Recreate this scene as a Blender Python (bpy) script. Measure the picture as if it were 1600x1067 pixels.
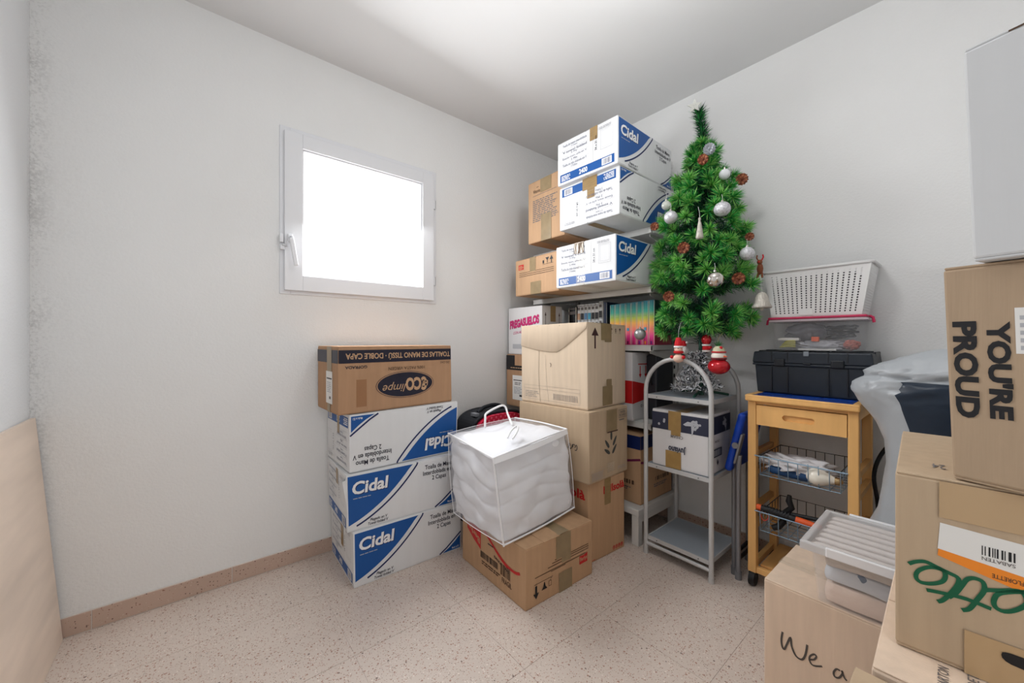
import bpy, bmesh, math, random
from mathutils import Vector, Matrix, noise
R = math.radians
sc = bpy.context.scene
for o in list(bpy.data.objects): bpy.data.objects.remove(o)
COL = sc.collection

# ------------------------------------------------------------------ camera, world, light, exposure
cam_d = bpy.data.cameras.new('camera'); cam = bpy.data.objects.new('camera', cam_d); COL.objects.link(cam)
cam_d.sensor_width = 36.0; cam_d.lens = 36.0 * 597.0 / 1600.0
cam_d.clip_start = 0.02; cam_d.clip_end = 60
cam_d.shift_y = -1.5 / 1600.0
cam.location = (0, 0, 1.077)
fwd = Vector((.6383, .7698, 0))
cam.rotation_euler = fwd.to_track_quat('-Z', 'Y').to_euler()
sc.camera = cam

w = bpy.data.worlds.new('world'); sc.world = w; w.use_nodes = True
w.node_tree.nodes['Background'].inputs[0].default_value = (.93, .96, 1, 1)
w.node_tree.nodes['Background'].inputs[1].default_value = .6

def area(name, loc, target, sx, sy, power, col=(1, 1, 1)):
    l = bpy.data.lights.new(name, 'AREA'); l.shape = 'RECTANGLE'; l.size = sx; l.size_y = sy
    l.energy = power; l.color = col
    o = bpy.data.objects.new(name, l); COL.objects.link(o); o.location = loc
    o.rotation_euler = (Vector(target) - Vector(loc)).to_track_quat('-Z', 'Y').to_euler()
    return o
area('doorway_light', (.15, -1.06, 1.15), (.5, 1.5, 1.2), .85, 1.9, 7.0, (.97, .985, 1))
area('window_daylight', (.7225, 2.085, 1.70), (.84, .6, 1.0), .60, .58, 26, (.96, .98, 1))
FILL_EMIT = 20.0
PANE_EMIT = 2.5

sc.view_settings.view_transform = 'Standard'; sc.view_settings.look = 'None'
sc.view_settings.gamma = 1; sc.view_settings.use_curve_mapping = False
sc.view_settings.exposure = 0.09
sc.cycles.max_bounces = 6; sc.cycles.diffuse_bounces = 4; sc.cycles.adaptive_threshold = .03; sc.cycles.transparent_max_bounces = 14
sc.cycles.sample_clamp_indirect = 6; sc.cycles.caustics_reflective = False; sc.cycles.caustics_refractive = False

# ------------------------------------------------------------------ materials
def lin(c):
    c = c / 255.0
    return c / 12.92 if c <= .04045 else ((c + .055) / 1.055) ** 2.4
def rgb(*c): return (lin(c[0]), lin(c[1]), lin(c[2]), 1)
MATS = {}
def mat(name, c, rough=.5, metal=0, var=0, vscale=6, vstretch=(1, 1, 1), bump=0, bscale=200, bstretch=(1, 1, 1),
        spec=.4, emit=0, clear=None, coat=0, sheen=0):
    """principled material; var = colour variation by noise, bump = fine relief, clear = share of see-through"""
    if name in MATS: return MATS[name]
    m = bpy.data.materials.new(name); m.use_nodes = True; nt = m.node_tree; N = nt.nodes; L = nt.links
    b = N['Principled BSDF']; col = rgb(*c)
    b.inputs['Base Color'].default_value = col; b.inputs['Roughness'].default_value = rough
    b.inputs['Metallic'].default_value = metal; b.inputs['Specular IOR Level'].default_value = spec
    b.inputs['Coat Weight'].default_value = coat
    b.inputs['Sheen Weight'].default_value = sheen
    if emit:
        b.inputs['Emission Color'].default_value = (1, 1, 1, 1); b.inputs['Emission Strength'].default_value = emit
    tc = N.new('ShaderNodeTexCoord')
    if var:
        mp = N.new('ShaderNodeMapping'); mp.inputs['Scale'].default_value = vstretch
        n = N.new('ShaderNodeTexNoise'); n.inputs['Scale'].default_value = vscale; n.inputs['Detail'].default_value = 4
        cr = N.new('ShaderNodeValToRGB'); e = cr.color_ramp.elements
        e[0].position = .3; e[1].position = .7
        e[0].color = tuple(x * (1 - var) for x in col[:3]) + (1,)
        e[1].color = tuple(min(1, x * (1 + var)) for x in col[:3]) + (1,)
        L.new(tc.outputs['Object'], mp.inputs[0]); L.new(mp.outputs[0], n.inputs[0]); L.new(n.outputs[0], cr.inputs[0])
        L.new(cr.outputs[0], b.inputs['Base Color'])
    if bump:
        mp2 = N.new('ShaderNodeMapping'); mp2.inputs['Scale'].default_value = bstretch
        n2 = N.new('ShaderNodeTexNoise'); n2.inputs['Scale'].default_value = bscale; n2.inputs['Detail'].default_value = 3
        bp = N.new('ShaderNodeBump'); bp.inputs['Strength'].default_value = bump; bp.inputs['Distance'].default_value = .004
        L.new(tc.outputs['Object'], mp2.inputs[0]); L.new(mp2.outputs[0], n2.inputs[0])
        L.new(n2.outputs[0], bp.inputs['Height']); L.new(bp.outputs[0], b.inputs['Normal'])
    if clear is not None:
        tr = N.new('ShaderNodeBsdfTransparent'); mx = N.new('ShaderNodeMixShader'); mx.inputs[0].default_value = clear
        L.new(b.outputs[0], mx.inputs[1]); L.new(tr.outputs[0], mx.inputs[2])
        L.new(mx.outputs[0], N['Material Output'].inputs[0])
    MATS[name] = m; return m

def terrazzo(name, base, chips, rough, dens):
    m = bpy.data.materials.new(name); m.use_nodes = True; nt = m.node_tree; N = nt.nodes; L = nt.links
    b = N['Principled BSDF']; b.inputs['Roughness'].default_value = rough; b.inputs['Specular IOR Level'].default_value = .45
    tc = N.new('ShaderNodeTexCoord'); prev = None
    nz = N.new('ShaderNodeTexNoise'); nz.inputs['Scale'].default_value = 3.5; nz.inputs['Detail'].default_value = 5
    L.new(tc.outputs['Object'], nz.inputs[0])
    cr = N.new('ShaderNodeValToRGB'); cr.color_ramp.elements[0].position = .3; cr.color_ramp.elements[1].position = .7
    cr.color_ramp.elements[0].color = tuple(x * .93 for x in rgb(*base)[:3]) + (1,); cr.color_ramp.elements[1].color = rgb(*base)
    L.new(nz.outputs[0], cr.inputs[0]); prev = cr.outputs[0]
    for i, (scale, col, size, amt) in enumerate(chips):
        v = N.new('ShaderNodeTexVoronoi'); v.inputs['Scale'].default_value = scale
        mp = N.new('ShaderNodeMapping'); mp.inputs['Location'].default_value = (i * 3.7, i * 1.3, i * .7)
        L.new(tc.outputs['Object'], mp.inputs[0]); L.new(mp.outputs[0], v.inputs['Vector'])
        sp = N.new('ShaderNodeSeparateColor'); L.new(v.outputs['Color'], sp.inputs[0])
        lt = N.new('ShaderNodeMath'); lt.operation = 'LESS_THAN'; lt.inputs[1].default_value = dens * amt
        L.new(sp.outputs[0], lt.inputs[0])
        sz = N.new('ShaderNodeMath'); sz.operation = 'MULTIPLY'; sz.inputs[1].default_value = size; L.new(sp.outputs[1], sz.inputs[0])
        l2 = N.new('ShaderNodeMath'); l2.operation = 'LESS_THAN'; L.new(v.outputs['Distance'], l2.inputs[0]); L.new(sz.outputs[0], l2.inputs[1])
        mu = N.new('ShaderNodeMath'); mu.operation = 'MULTIPLY'; L.new(lt.outputs[0], mu.inputs[0]); L.new(l2.outputs[0], mu.inputs[1])
        m2 = N.new('ShaderNodeMath'); m2.operation = 'MULTIPLY'; m2.inputs[1].default_value = .85; L.new(mu.outputs[0], m2.inputs[0])
        mx = N.new('ShaderNodeMixRGB'); L.new(m2.outputs[0], mx.inputs[0]); L.new(prev, mx.inputs[1]); mx.inputs[2].default_value = rgb(*col)
        prev = mx.outputs[0]
    L.new(prev, b.inputs['Base Color']); MATS[name] = m; return m

def wall_mat(name, c, stains):
    """rough white paint with orange-peel relief; stains = list of (axis, centre, width, amount) of grey mould bands"""
    m = bpy.data.materials.new(name); m.use_nodes = True; nt = m.node_tree; N = nt.nodes; L = nt.links
    b = N['Principled BSDF']; b.inputs['Roughness'].default_value = .85; b.inputs['Specular IOR Level'].default_value = .2
    tc = N.new('ShaderNodeTexCoord')
    n1 = N.new('ShaderNodeTexNoise'); n1.inputs['Scale'].default_value = 2.2; n1.inputs['Detail'].default_value = 6
    L.new(tc.outputs['Object'], n1.inputs[0])
    cr = N.new('ShaderNodeValToRGB'); cr.color_ramp.elements[0].position = .25; cr.color_ramp.elements[1].position = .65
    cr.color_ramp.elements[0].color = tuple(x * .965 for x in rgb(*c)[:3]) + (1,); cr.color_ramp.elements[1].color = rgb(*c)
    L.new(n1.outputs[0], cr.inputs[0]); prev = cr.outputs[0]
    sep = N.new('ShaderNodeSeparateXYZ'); L.new(tc.outputs['Object'], sep.inputs[0])
    spk = N.new('ShaderNodeTexNoise'); spk.inputs['Scale'].default_value = 130; spk.inputs['Detail'].default_value = 4
    L.new(tc.outputs['Object'], spk.inputs[0])
    patch = N.new('ShaderNodeTexNoise'); patch.inputs['Scale'].default_value = 4.5; patch.inputs['Detail'].default_value = 5
    L.new(tc.outputs['Object'], patch.inputs[0])
    for ax, cen, wid, amt in stains:
        d = N.new('ShaderNodeMath'); d.operation = 'SUBTRACT'; L.new(sep.outputs['XYZ'.index(ax)], d.inputs[0]); d.inputs[1].default_value = cen
        a = N.new('ShaderNodeMath'); a.operation = 'ABSOLUTE'; L.new(d.outputs[0], a.inputs[0])
        mr = N.new('ShaderNodeMapRange'); mr.inputs['From Min'].default_value = wid; mr.inputs['From Max'].default_value = 0
        mr.inputs['To Min'].default_value = 0; mr.inputs['To Max'].default_value = 1; L.new(a.outputs[0], mr.inputs[0])
        s2 = N.new('ShaderNodeMath'); s2.operation = 'ADD'; L.new(patch.outputs[0], s2.inputs[0]); L.new(spk.outputs[0], s2.inputs[1])
        r0 = N.new('ShaderNodeMapRange'); r0.inputs['From Min'].default_value = .95; r0.inputs['From Max'].default_value = 1.25
        r0.inputs['To Max'].default_value = amt; L.new(s2.outputs[0], r0.inputs[0])
        r2 = N.new('ShaderNodeMath'); r2.operation = 'MULTIPLY'; L.new(r0.outputs[0], r2.inputs[0]); L.new(mr.outputs[0], r2.inputs[1])
        mx = N.new('ShaderNodeMixRGB'); L.new(r2.outputs[0], mx.inputs[0]); L.new(prev, mx.inputs[1]); mx.inputs[2].default_value = rgb(92, 92, 88)
        prev = mx.outputs[0]
    L.new(prev, b.inputs['Base Color'])
    n2 = N.new('ShaderNodeTexNoise'); n2.inputs['Scale'].default_value = 120; n2.inputs['Detail'].default_value = 3
    L.new(tc.outputs['Object'], n2.inputs[0])
    bp = N.new('ShaderNodeBump'); bp.inputs['Strength'].default_value = .35; bp.inputs['Distance'].default_value = .004
    L.new(n2.outputs[0], bp.inputs['Height']); L.new(bp.outputs[0], b.inputs['Normal'])
    MATS[name] = m; return m

def card(name, c, var=.05): return mat(name, c, .75, var=var, vscale=3, vstretch=(14, 14, 1.2), bump=.12 if var > .02 else .03, bscale=9, bstretch=(30, 30, 1), spec=.25)
CARD = card('cardboard_tan', (190, 154, 120)); CARDL = card('cardboard_pale', (214, 194, 170)); CARDM = card('cardboard_mid', (186, 163, 136)); CARDH = card('cardboard_light_tan', (222, 199, 177))
CARDD = card('cardboard_brown', (174, 137, 106)); CARDW = card('cardboard_white', (221, 222, 223), .012); CARDG = card('cardboard_greywhite', (212, 210, 210), .012)
EDGE = mat('cardboard_edge', (140, 112, 80), .9)
TAPE = mat('brown_tape', (150, 124, 84), .28, var=.10, vscale=20, vstretch=(1, 1, 4), spec=.5)
TAPEG = mat('olive_tape', (146, 126, 94), .3, var=.10, vscale=20, spec=.5)
CTAPE = mat('clear_tape', (225, 215, 195), .12, clear=.78, spec=.6)
BLUE = mat('ink_blue', (14, 80, 150), .45); NAVY = mat('ink_navy', (16, 34, 86), .45); WHITE = mat('ink_white', (232, 232, 232), .5)
BLACK = mat('ink_black', (24, 24, 28), .5); DARK = mat('ink_dark_navy', (26, 26, 44), .4); RED = mat('ink_red', (196, 34, 34), .45)
MAGENTA = mat('ink_magenta', (196, 40, 110), .5); GREY = mat('ink_grey', (112, 106, 104), .6); LGREY = mat('ink_light_grey', (176, 176, 180), .6)
BROWNINK = mat('ink_brown', (84, 62, 44), .6); MAROON = mat('ink_maroon', (62, 34, 38), .55); GREEN = mat('ink_green', (10, 92, 62), .45)
ORANGE = mat('ink_orange', (238, 138, 40), .5); PAPER = mat('label_paper', (228, 226, 222), .6); PURPLE = mat('ink_purple', (110, 28, 70), .5)
FAINT = mat('ink_faint', (178, 164, 150), .7); LEAF = mat('ink_leaf', (70, 72, 70), .6); SOFT = mat('ink_soft_navy', (92, 98, 122), .6); MARKER = mat('ink_marker', (78, 72, 68), .5)

# ------------------------------------------------------------------ mesh helpers
class MB:
    def __init__(s): s.v = []; s.f = []; s.m = []; s.s = []; s.mats = []
    def mi(s, m):
        if m not in s.mats: s.mats.append(m)
        return s.mats.index(m)
    def raw(s, vs, fs, m, smooth=False):
        o = len(s.v); s.v += [tuple(p) for p in vs]; k = s.mi(m)
        for f in fs: s.f.append(tuple(i + o for i in f)); s.m.append(k); s.s.append(smooth)
        return s
    def box(s, a, b, m, bev=0, rot=None, seg=2):
        bm = bmesh.new(); bmesh.ops.create_cube(bm, size=1)
        c = [(a[i] + b[i]) / 2 for i in range(3)]; d = [abs(b[i] - a[i]) for i in range(3)]
        for v in bm.verts: v.co = Vector((v.co.x * d[0], v.co.y * d[1], v.co.z * d[2]))
        if bev: bmesh.ops.bevel(bm, geom=list(bm.edges), offset=min(bev, min(d) * .49), segments=seg, affect='EDGES', profile=.5)
        bm.verts.ensure_lookup_table()
        if rot is not None:
            for v in bm.verts: v.co = rot @ v.co
        for v in bm.verts: v.co += Vector(c)
        bm.verts.index_update()
        s.raw([v.co[:] for v in bm.verts], [[v.index for v in f.verts] for f in bm.faces], m, False); bm.free(); return s
    def tube(s, pts, r, m, seg=10, closed=False, caps=True):
        pts = [Vector(p) for p in pts]; n = len(pts); rings = []
        rr = r if isinstance(r, (list, tuple)) else [r] * n
        up = Vector((0, 0, 1)); prev = None
        for i in range(n):
            a = pts[(i - 1) % n] if closed or i > 0 else pts[i]; b = pts[(i + 1) % n] if closed or i < n - 1 else pts[i]
            t = (b - a).normalized()
            if prev is None:
                x = t.cross(up)
                if x.length < .1: x = t.cross(Vector((1, 0, 0)))
                x.normalize()
            else:
                x = (prev - t * prev.dot(t)).normalized()
            prev = x; y = t.cross(x)
            rings.append([pts[i] + (x * math.cos(2 * math.pi * k / seg) + y * math.sin(2 * math.pi * k / seg)) * rr[i] for k in range(seg)])
        vs = [p for rg in rings for p in rg]; fs = []
        for i in range(n if closed else n - 1):
            j = (i + 1) % n
            for k in range(seg):
                fs.append((i * seg + k, i * seg + (k + 1) % seg, j * seg + (k + 1) % seg, j * seg + k))
        s.raw(vs, fs, m, True)
        if caps and not closed:
            s.raw(rings[0], [tuple(range(seg - 1, -1, -1))], m); s.raw(rings[-1], [tuple(range(seg))], m)
        return s
    def lathe(s, prof, c, m, seg=20, axis=None, smooth=True):
        """prof = [(r, z)...] about a vertical axis at c (or a rotation matrix axis)"""
        vs = []; fs = []
        for r, z in prof:
            for k in range(seg):
                a = 2 * math.pi * k / seg; p = Vector((r * math.cos(a), r * math.sin(a), z))
                if axis is not None: p = axis @ p
                vs.append(p + Vector(c))
        for i in range(len(prof) - 1):
            for k in range(seg):
                fs.append((i * seg + k, i * seg + (k + 1) % seg, (i + 1) * seg + (k + 1) % seg, (i + 1) * seg + k))
        s.raw(vs, fs, m, smooth); return s
    def ball(s, c, r, m, seg=18, sq=(1, 1, 1)):
        n = seg // 2; prof = [(math.sin(math.pi * i / n) * r, -math.cos(math.pi * i / n) * r) for i in range(n + 1)]
        o = len(s.v); s.lathe(prof, (0, 0, 0), m, seg)
        for i in range(o, len(s.v)):
            p = s.v[i]; s.v[i] = (p[0] * sq[0] + c[0], p[1] * sq[1] + c[1], p[2] * sq[2] + c[2])
        return s
    def prism(s, pts, h, m, frame):
        """pts 2D polygon extruded by h; frame = (origin, u, v, n)"""
        o, u, v, n = [Vector(x) for x in frame]
        a = [o + u * p[0] + v * p[1] for p in pts]; b = [p + n * h for p in a]; k = len(pts)
        fs = [tuple(range(k - 1, -1, -1)), tuple(range(k, 2 * k))] + [(i, (i + 1) % k, k + (i + 1) % k, k + i) for i in range(k)]
        s.raw(a + b, fs, m); return s
    def mesh(s, name):
        me = bpy.data.meshes.new(name); me.from_pydata(s.v, [], s.f)
        for m in s.mats: me.materials.append(m)
        me.polygons.foreach_set('material_index', s.m); me.polygons.foreach_set('use_smooth', s.s); me.update(); return me
    def build(s, name, parent=None, loc=None):
        o = bpy.data.objects.new(name, s.mesh(name)); COL.objects.link(o)
        if parent: o.parent = parent
        if loc: o.location = loc
        return o
def tag(o, label=None, cat=None, group=None, kind=None):
    if label: o['label'] = label
    if cat: o['category'] = cat
    if group: o['group'] = group
    if kind: o['kind'] = kind
    return o
def thing(name, label, cat, loc=(0, 0, 0), rz=0, group=None):
    o = bpy.data.objects.new(name, None); COL.objects.link(o); o.location = loc; o.rotation_euler = (0, 0, rz)
    o.empty_display_size = .05
    return tag(o, label, cat, group)
def bx(name, a, b, m, parent=None, bev=0): return MB().box(a, b, m, bev).build(name, parent)

TXT = {}
def text_geo(t, bold=0, res=3):
    k = (t, bold, res)
    if k in TXT: return TXT[k]
    cu = bpy.data.curves.new('txt', 'FONT'); cu.body = t; cu.size = 1; cu.align_x = 'CENTER'; cu.resolution_u = res; cu.offset = bold; cu.space_line = .95
    o = bpy.data.objects.new('txt', cu); COL.objects.link(o)
    me = bpy.data.meshes.new_from_object(o.evaluated_get(bpy.context.evaluated_depsgraph_get()))
    vs = [(v.co.x, v.co.y) for v in me.vertices]; fs = [tuple(p.vertices) for p in me.polygons]
    x0 = min(p[0] for p in vs); x1 = max(p[0] for p in vs); y0 = min(p[1] for p in vs); y1 = max(p[1] for p in vs)
    vs = [((p[0] - x0) / (x1 - x0), (p[1] - y0) / (y1 - y0)) for p in vs]
    bpy.data.objects.remove(o); bpy.data.curves.remove(cu); bpy.data.meshes.remove(me)
    TXT[k] = (vs, fs); return TXT[k]

def spl(pts, n=6):
    """smooth curve through the points"""
    q = []; pts = [Vector(p) for p in pts]
    for i in range(len(pts) - 1):
        p0 = pts[max(i - 1, 0)]; p1 = pts[i]; p2 = pts[i + 1]; p3 = pts[min(i + 2, len(pts) - 1)]
        for k in range(n):
            t = k / n; q.append(.5 * (2 * p1 + (p2 - p0) * t + (2 * p0 - 5 * p1 + 4 * p2 - p3) * t * t + (3 * p1 - p0 - 3 * p2 + p3) * t ** 3))
    return q + [pts[-1]]

class Decal:
    """flat print on one face of a carton (metres from the face's lower left corner, seen from outside)"""
    def __init__(s, c, face, base=.0008):
        L, W, H = c.L, c.W, c.H; s.c = c; s.mb = MB(); s.k = 0; s.base = base
        s.o, s.u, s.v, s.n, s.w, s.h = {
            '-y': ((0, 0, 0), (1, 0, 0), (0, 0, 1), (0, -1, 0), L, H), '-x': ((0, W, 0), (0, -1, 0), (0, 0, 1), (-1, 0, 0), W, H),
            '+x': ((L, 0, 0), (0, 1, 0), (0, 0, 1), (1, 0, 0), W, H), '+y': ((L, W, 0), (-1, 0, 0), (0, 0, 1), (0, 1, 0), L, H),
            'top': ((0, 0, H), (1, 0, 0), (0, 1, 0), (0, 0, 1), L, W), 'bottom': ((0, W, 0), (1, 0, 0), (0, -1, 0), (0, 0, -1), L, W)}[face]
        s.o, s.u, s.v, s.n = Vector(s.o), Vector(s.u), Vector(s.v), Vector(s.n); s.flip = False
    def add(s, vs, fs, m):
        s.k += 1; off = s.base + s.k * .00012
        if s.flip: vs = [(s.w - x, s.h - y) for x, y in vs]
        s.mb.raw([s.c.warp(s.o + s.u * x + s.v * y + s.n * off) for x, y in vs], fs, m); return s
    def poly(s, pts, m): return s.add(pts, [tuple(range(len(pts)))], m)
    def rect(s, x0, y0, x1, y1, m): return s.poly([(x0, y0), (x1, y0), (x1, y1), (x0, y1)], m)
    def frame(s, x0, y0, x1, y1, t, m):
        return s.add([(x0, y0), (x1, y0), (x1, y1), (x0, y1), (x0 + t, y0 + t), (x1 - t, y0 + t), (x1 - t, y1 - t), (x0 + t, y1 - t)],
                     [(0, 1, 5, 4), (1, 2, 6, 5), (2, 3, 7, 6), (3, 0, 4, 7)], m)
    def ellipse(s, cx, cy, rx, ry, m, n=40): return s.poly([(cx + rx * math.cos(2 * math.pi * i / n), cy + ry * math.sin(2 * math.pi * i / n)) for i in range(n)], m)
    def ring(s, cx, cy, rx, ry, t, m, n=40):
        a = [(cx + rx * math.cos(2 * math.pi * i / n), cy + ry * math.sin(2 * math.pi * i / n)) for i in range(n)]
        b = [(cx + (rx - t) * math.cos(2 * math.pi * i / n), cy + (ry - t) * math.sin(2 * math.pi * i / n)) for i in range(n)]
        return s.add(a + b, [(i, (i + 1) % n, n + (i + 1) % n, n + i) for i in range(n)], m)
    def text(s, t, x0, y0, x1, y1, m, bold=0, shear=0, rot=0, slope=0):
        vs, fs = text_geo(t, bold); cx, cy = (x0 + x1) / 2, (y0 + y1) / 2; out = []
        for a, b in vs:
            if rot == 90: a, b = 1 - b, a
            if rot == 180: a, b = 1 - a, 1 - b
            if rot == -90: a, b = b, 1 - a
            x = x0 + (x1 - x0) * a; y = y0 + (y1 - y0) * b
            out.append((x + shear * (y - cy), y + slope * (x - x0)))
        return s.add(out, fs, m)
    def stroke(s, pts, wd, m, smooth=True):
        if smooth and len(pts) > 2:
            q = []
            for i in range(len(pts) - 1):
                p0 = pts[max(i - 1, 0)]; p1 = pts[i]; p2 = pts[i + 1]; p3 = pts[min(i + 2, len(pts) - 1)]
                for k in range(4):
                    t = k / 4; q.append(tuple(.5 * (2 * p1[d] + (p2[d] - p0[d]) * t + (2 * p0[d] - 5 * p1[d] + 4 * p2[d] - p3[d]) * t * t + (3 * p1[d] - p0[d] - 3 * p2[d] + p3[d]) * t ** 3) for d in (0, 1)))
            pts = q + [pts[-1]]
        vs = []; n = len(pts)
        for i in range(n):
            a = Vector(pts[max(i - 1, 0)]); b = Vector(pts[min(i + 1, n - 1)]); d = (b - a)
            d = d.normalized() if d.length > 0 else Vector((1, 0)); p = Vector((-d.y, d.x)) * wd / 2
            vs += [tuple(Vector(pts[i]) + p), tuple(Vector(pts[i]) - p)]
        return s.add(vs, [(2 * i, 2 * i + 1, 2 * i + 3, 2 * i + 2) for i in range(n - 1)], m)
    def bars(s, x0, y0, x1, y1, m, seed=1, n=24):
        rd = random.Random(seed); x = x0; vs = []; fs = []; u = (x1 - x0) / n / 1.5
        while x < x1:
            wd = u * rd.choice((.6, 1, 1.6)); o = len(vs); e = min(x + wd, x1)
            vs += [(x, y0), (e, y0), (e, y1), (x, y1)]; fs.append((o, o + 1, o + 2, o + 3)); x += wd + u * rd.choice((.6, 1, 1.5))
        return s.add(vs, fs, m)
    def lines(s, x0, y0, x1, y1, n, m, seed=1, words=True, th=.55):
        """fine print too small to read: word-length dashes"""
        rd = random.Random(seed); vs = []; fs = []; hh = (y1 - y0) / n
        for i in range(n):
            y = y1 - hh * (i + 1); x = x0; end = x1 - (x1 - x0) * rd.uniform(0, .25)
            while x < end:
                wd = hh * rd.uniform(1.2, 4.5) if words else end - x; e = min(x + wd, end); o = len(vs)
                vs += [(x, y), (e, y), (e, y + hh * th), (x, y + hh * th)]; fs.append((o, o + 1, o + 2, o + 3)); x = e + hh * .5
        return s.add(vs, fs, m)
    def build(s, name='print'):
        return s.mb.build(name, s.c.body)

class Carton:
    def __init__(s, label, L, W, H, loc, rz, m, corners=None, seam='x', flaps=True, name='cardboard_box', group=None, rag=0):
        s.L, s.W, s.H = L, W, H; s.cor = corners or {}
        s.root = thing(name, label, 'box', loc, R(rz), group); t = .0035
        bm = bmesh.new(); bmesh.ops.create_cube(bm, size=1)
        for v in bm.verts: v.co = Vector(((v.co.x + .5) * L, (v.co.y + .5) * W, (v.co.z + .5) * (H - 2 * t) + t))
        bmesh.ops.bevel(bm, geom=list(bm.edges), offset=.0035, segments=2, affect='EDGES', profile=.5)
        bm.verts.index_update()
        mb = MB(); mb.raw([s.warp(v.co) for v in bm.verts], [[v.index for v in f.verts] for f in bm.faces], m); bm.free()
        s.body = mb.build('body', s.root)
        if flaps:
            g = .002; e = .0012
            for z in (0, 1):
                for k in (0, 1):
                    z0, z1 = (e * .2, t + .0005) if z == 0 else (H - t - .0005, H)
                    if seam == 'x': a = (e, e if k == 0 else W / 2 + g); b = (L - e, W / 2 - g if k == 0 else W - e)
                    else: a = (e if k == 0 else L / 2 + g, e); b = (L / 2 - g if k == 0 else L - e, W - e)
                    f = MB(); f.box((a[0], a[1], z0), (b[0], b[1], z1), m, .0012, seg=1); f.v = [tuple(s.warp(Vector(p))) for p in f.v]
                    f.build('flap', s.root)
    def warp(s, p):
        if not s.cor: return Vector(p)
        p = Vector(p); a, b, c = p.x / s.L, p.y / s.W, p.z / s.H; d = Vector((0, 0, 0))
        for (i, j, k), off in s.cor.items():
            d += Vector(off) * ((a if i else 1 - a) * (b if j else 1 - b) * (c if k else 1 - c))
        return p + d
    def face(s, f, flip=False): d = Decal(s, f); d.flip = flip; return d
    def tape(s, rects, m=None):
        """rects = [(face, x0, y0, x1, y1)...] strips of packing tape"""
        for k, (f, x0, y0, x1, y1) in enumerate(rects):
            d = Decal(s, f, .0016 + .00015 * k); d.rect(x0, y0, x1, y1, m or TAPE); d.build('packing_tape')
        return s

# ------------------------------------------------------------------ the room
XL, XR, YB, YF, ZC = -.445, 2.215, 2.105, -.95, 2.5
T = .12
WALL = wall_mat('wall_paint', (233, 233, 232), [])
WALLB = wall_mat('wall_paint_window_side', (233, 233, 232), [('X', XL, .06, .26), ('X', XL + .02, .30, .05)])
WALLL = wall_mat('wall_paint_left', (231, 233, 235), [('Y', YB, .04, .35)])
CEIL = mat('ceiling_paint', (226, 226, 226), .9, var=.015, vscale=2, spec=.15)
TER = terrazzo('terrazzo_floor', (213, 199, 188), [(105, (156, 112, 92), .36, .55), (170, (178, 132, 114), .38, .65), (70, (112, 94, 84), .27, .2), (130, (234, 222, 212), .34, .35), (210, (150, 122, 106), .4, .5)], .32, 1)
TERD = terrazzo('terrazzo_skirting', (194, 168, 152), [(110, (128, 78, 58), .4, .6), (75, (90, 66, 56), .34, .35), (140, (202, 182, 166), .36, .5)], .35, 1)
GROUT = mat('pale_grout', (202, 188, 178), .9); GROUTW = mat('white_grout', (208, 200, 192), .9)

fl = bx('floor', (XL - T, YF - T, -.1), (XR + T, YB + T, -.0012), GROUT); tag(fl, 'speckled beige terrazzo tile floor of the storeroom', 'floor', kind='structure')
gx = [XL] + [.01 + .41 * k for k in range(-1, 6) if XL < .01 + .41 * k < XR] + [XR]
gy = [YF] + [.938 + .41 * k for k in range(-5, 4) if YF < .938 + .41 * k < YB] + [YB]
for i in range(len(gx) - 1):
    for j in range(len(gy) - 1):
        g = .0008
        bx('tile', (gx[i] + g, gy[j] + g, -.012), (gx[i + 1] - g, gy[j + 1] - g, 0), TER, fl)
tag(bx('ceiling', (XL - T, YF - T, ZC), (XR + T, YB + T, ZC + .1), CEIL), 'plain flat white ceiling', 'ceiling', kind='structure')
tag(bx('wall_left', (XL - T, YF - T, 0), (XL, YB + T, ZC), WALLL), 'narrow strip of white wall behind the plywood', 'wall', kind='structure')
tag(bx('wall_right', (XR, YF - T, 0), (XR + T, YB + T, ZC), WALL), 'rough white wall behind the tree and the wooden cart', 'wall', kind='structure')
wx0, wx1, wz0, wz1 = .345, 1.10, 1.335, 2.065
mb = MB()
for a, b in (((XL, 0), (wx0, ZC)), ((wx1, 0), (XR, ZC)), ((wx0, 0), (wx1, wz0)), ((wx0, wz1), (wx1, ZC))):
    mb.box((a[0], YB, a[1]), (b[0], YB + T, b[1]), WALLB)
tag(mb.build('wall_back'), 'rough white wall with the small window and mould stains', 'wall', kind='structure')
mb = MB(); dx0, dx1, dz = -.3, .6, 2.1
for a, b in (((XL, 0), (dx0, ZC)), ((dx1, 0), (XR, ZC)), ((dx0, dz), (dx1, ZC))):
    mb.box((a[0], YF - T, a[1]), (b[0], YF, b[1]), WALL)
tag(mb.build('wall_front'), 'white wall with the open doorway behind the photographer', 'wall', kind='structure')
mb = MB(); TRIM = mat('door_trim_white', (222, 222, 220), .5)
mb.box((dx0 - .05, YF, 0), (dx0, YF + .015, dz + .05), TRIM).box((dx1, YF, 0), (dx1 + .05, YF + .015, dz + .05), TRIM).box((dx0, YF, dz), (dx1, YF + .015, dz + .05), TRIM)
tag(mb.build('trim_1'), 'white trim around the open doorway', 'trim', kind='structure')

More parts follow.
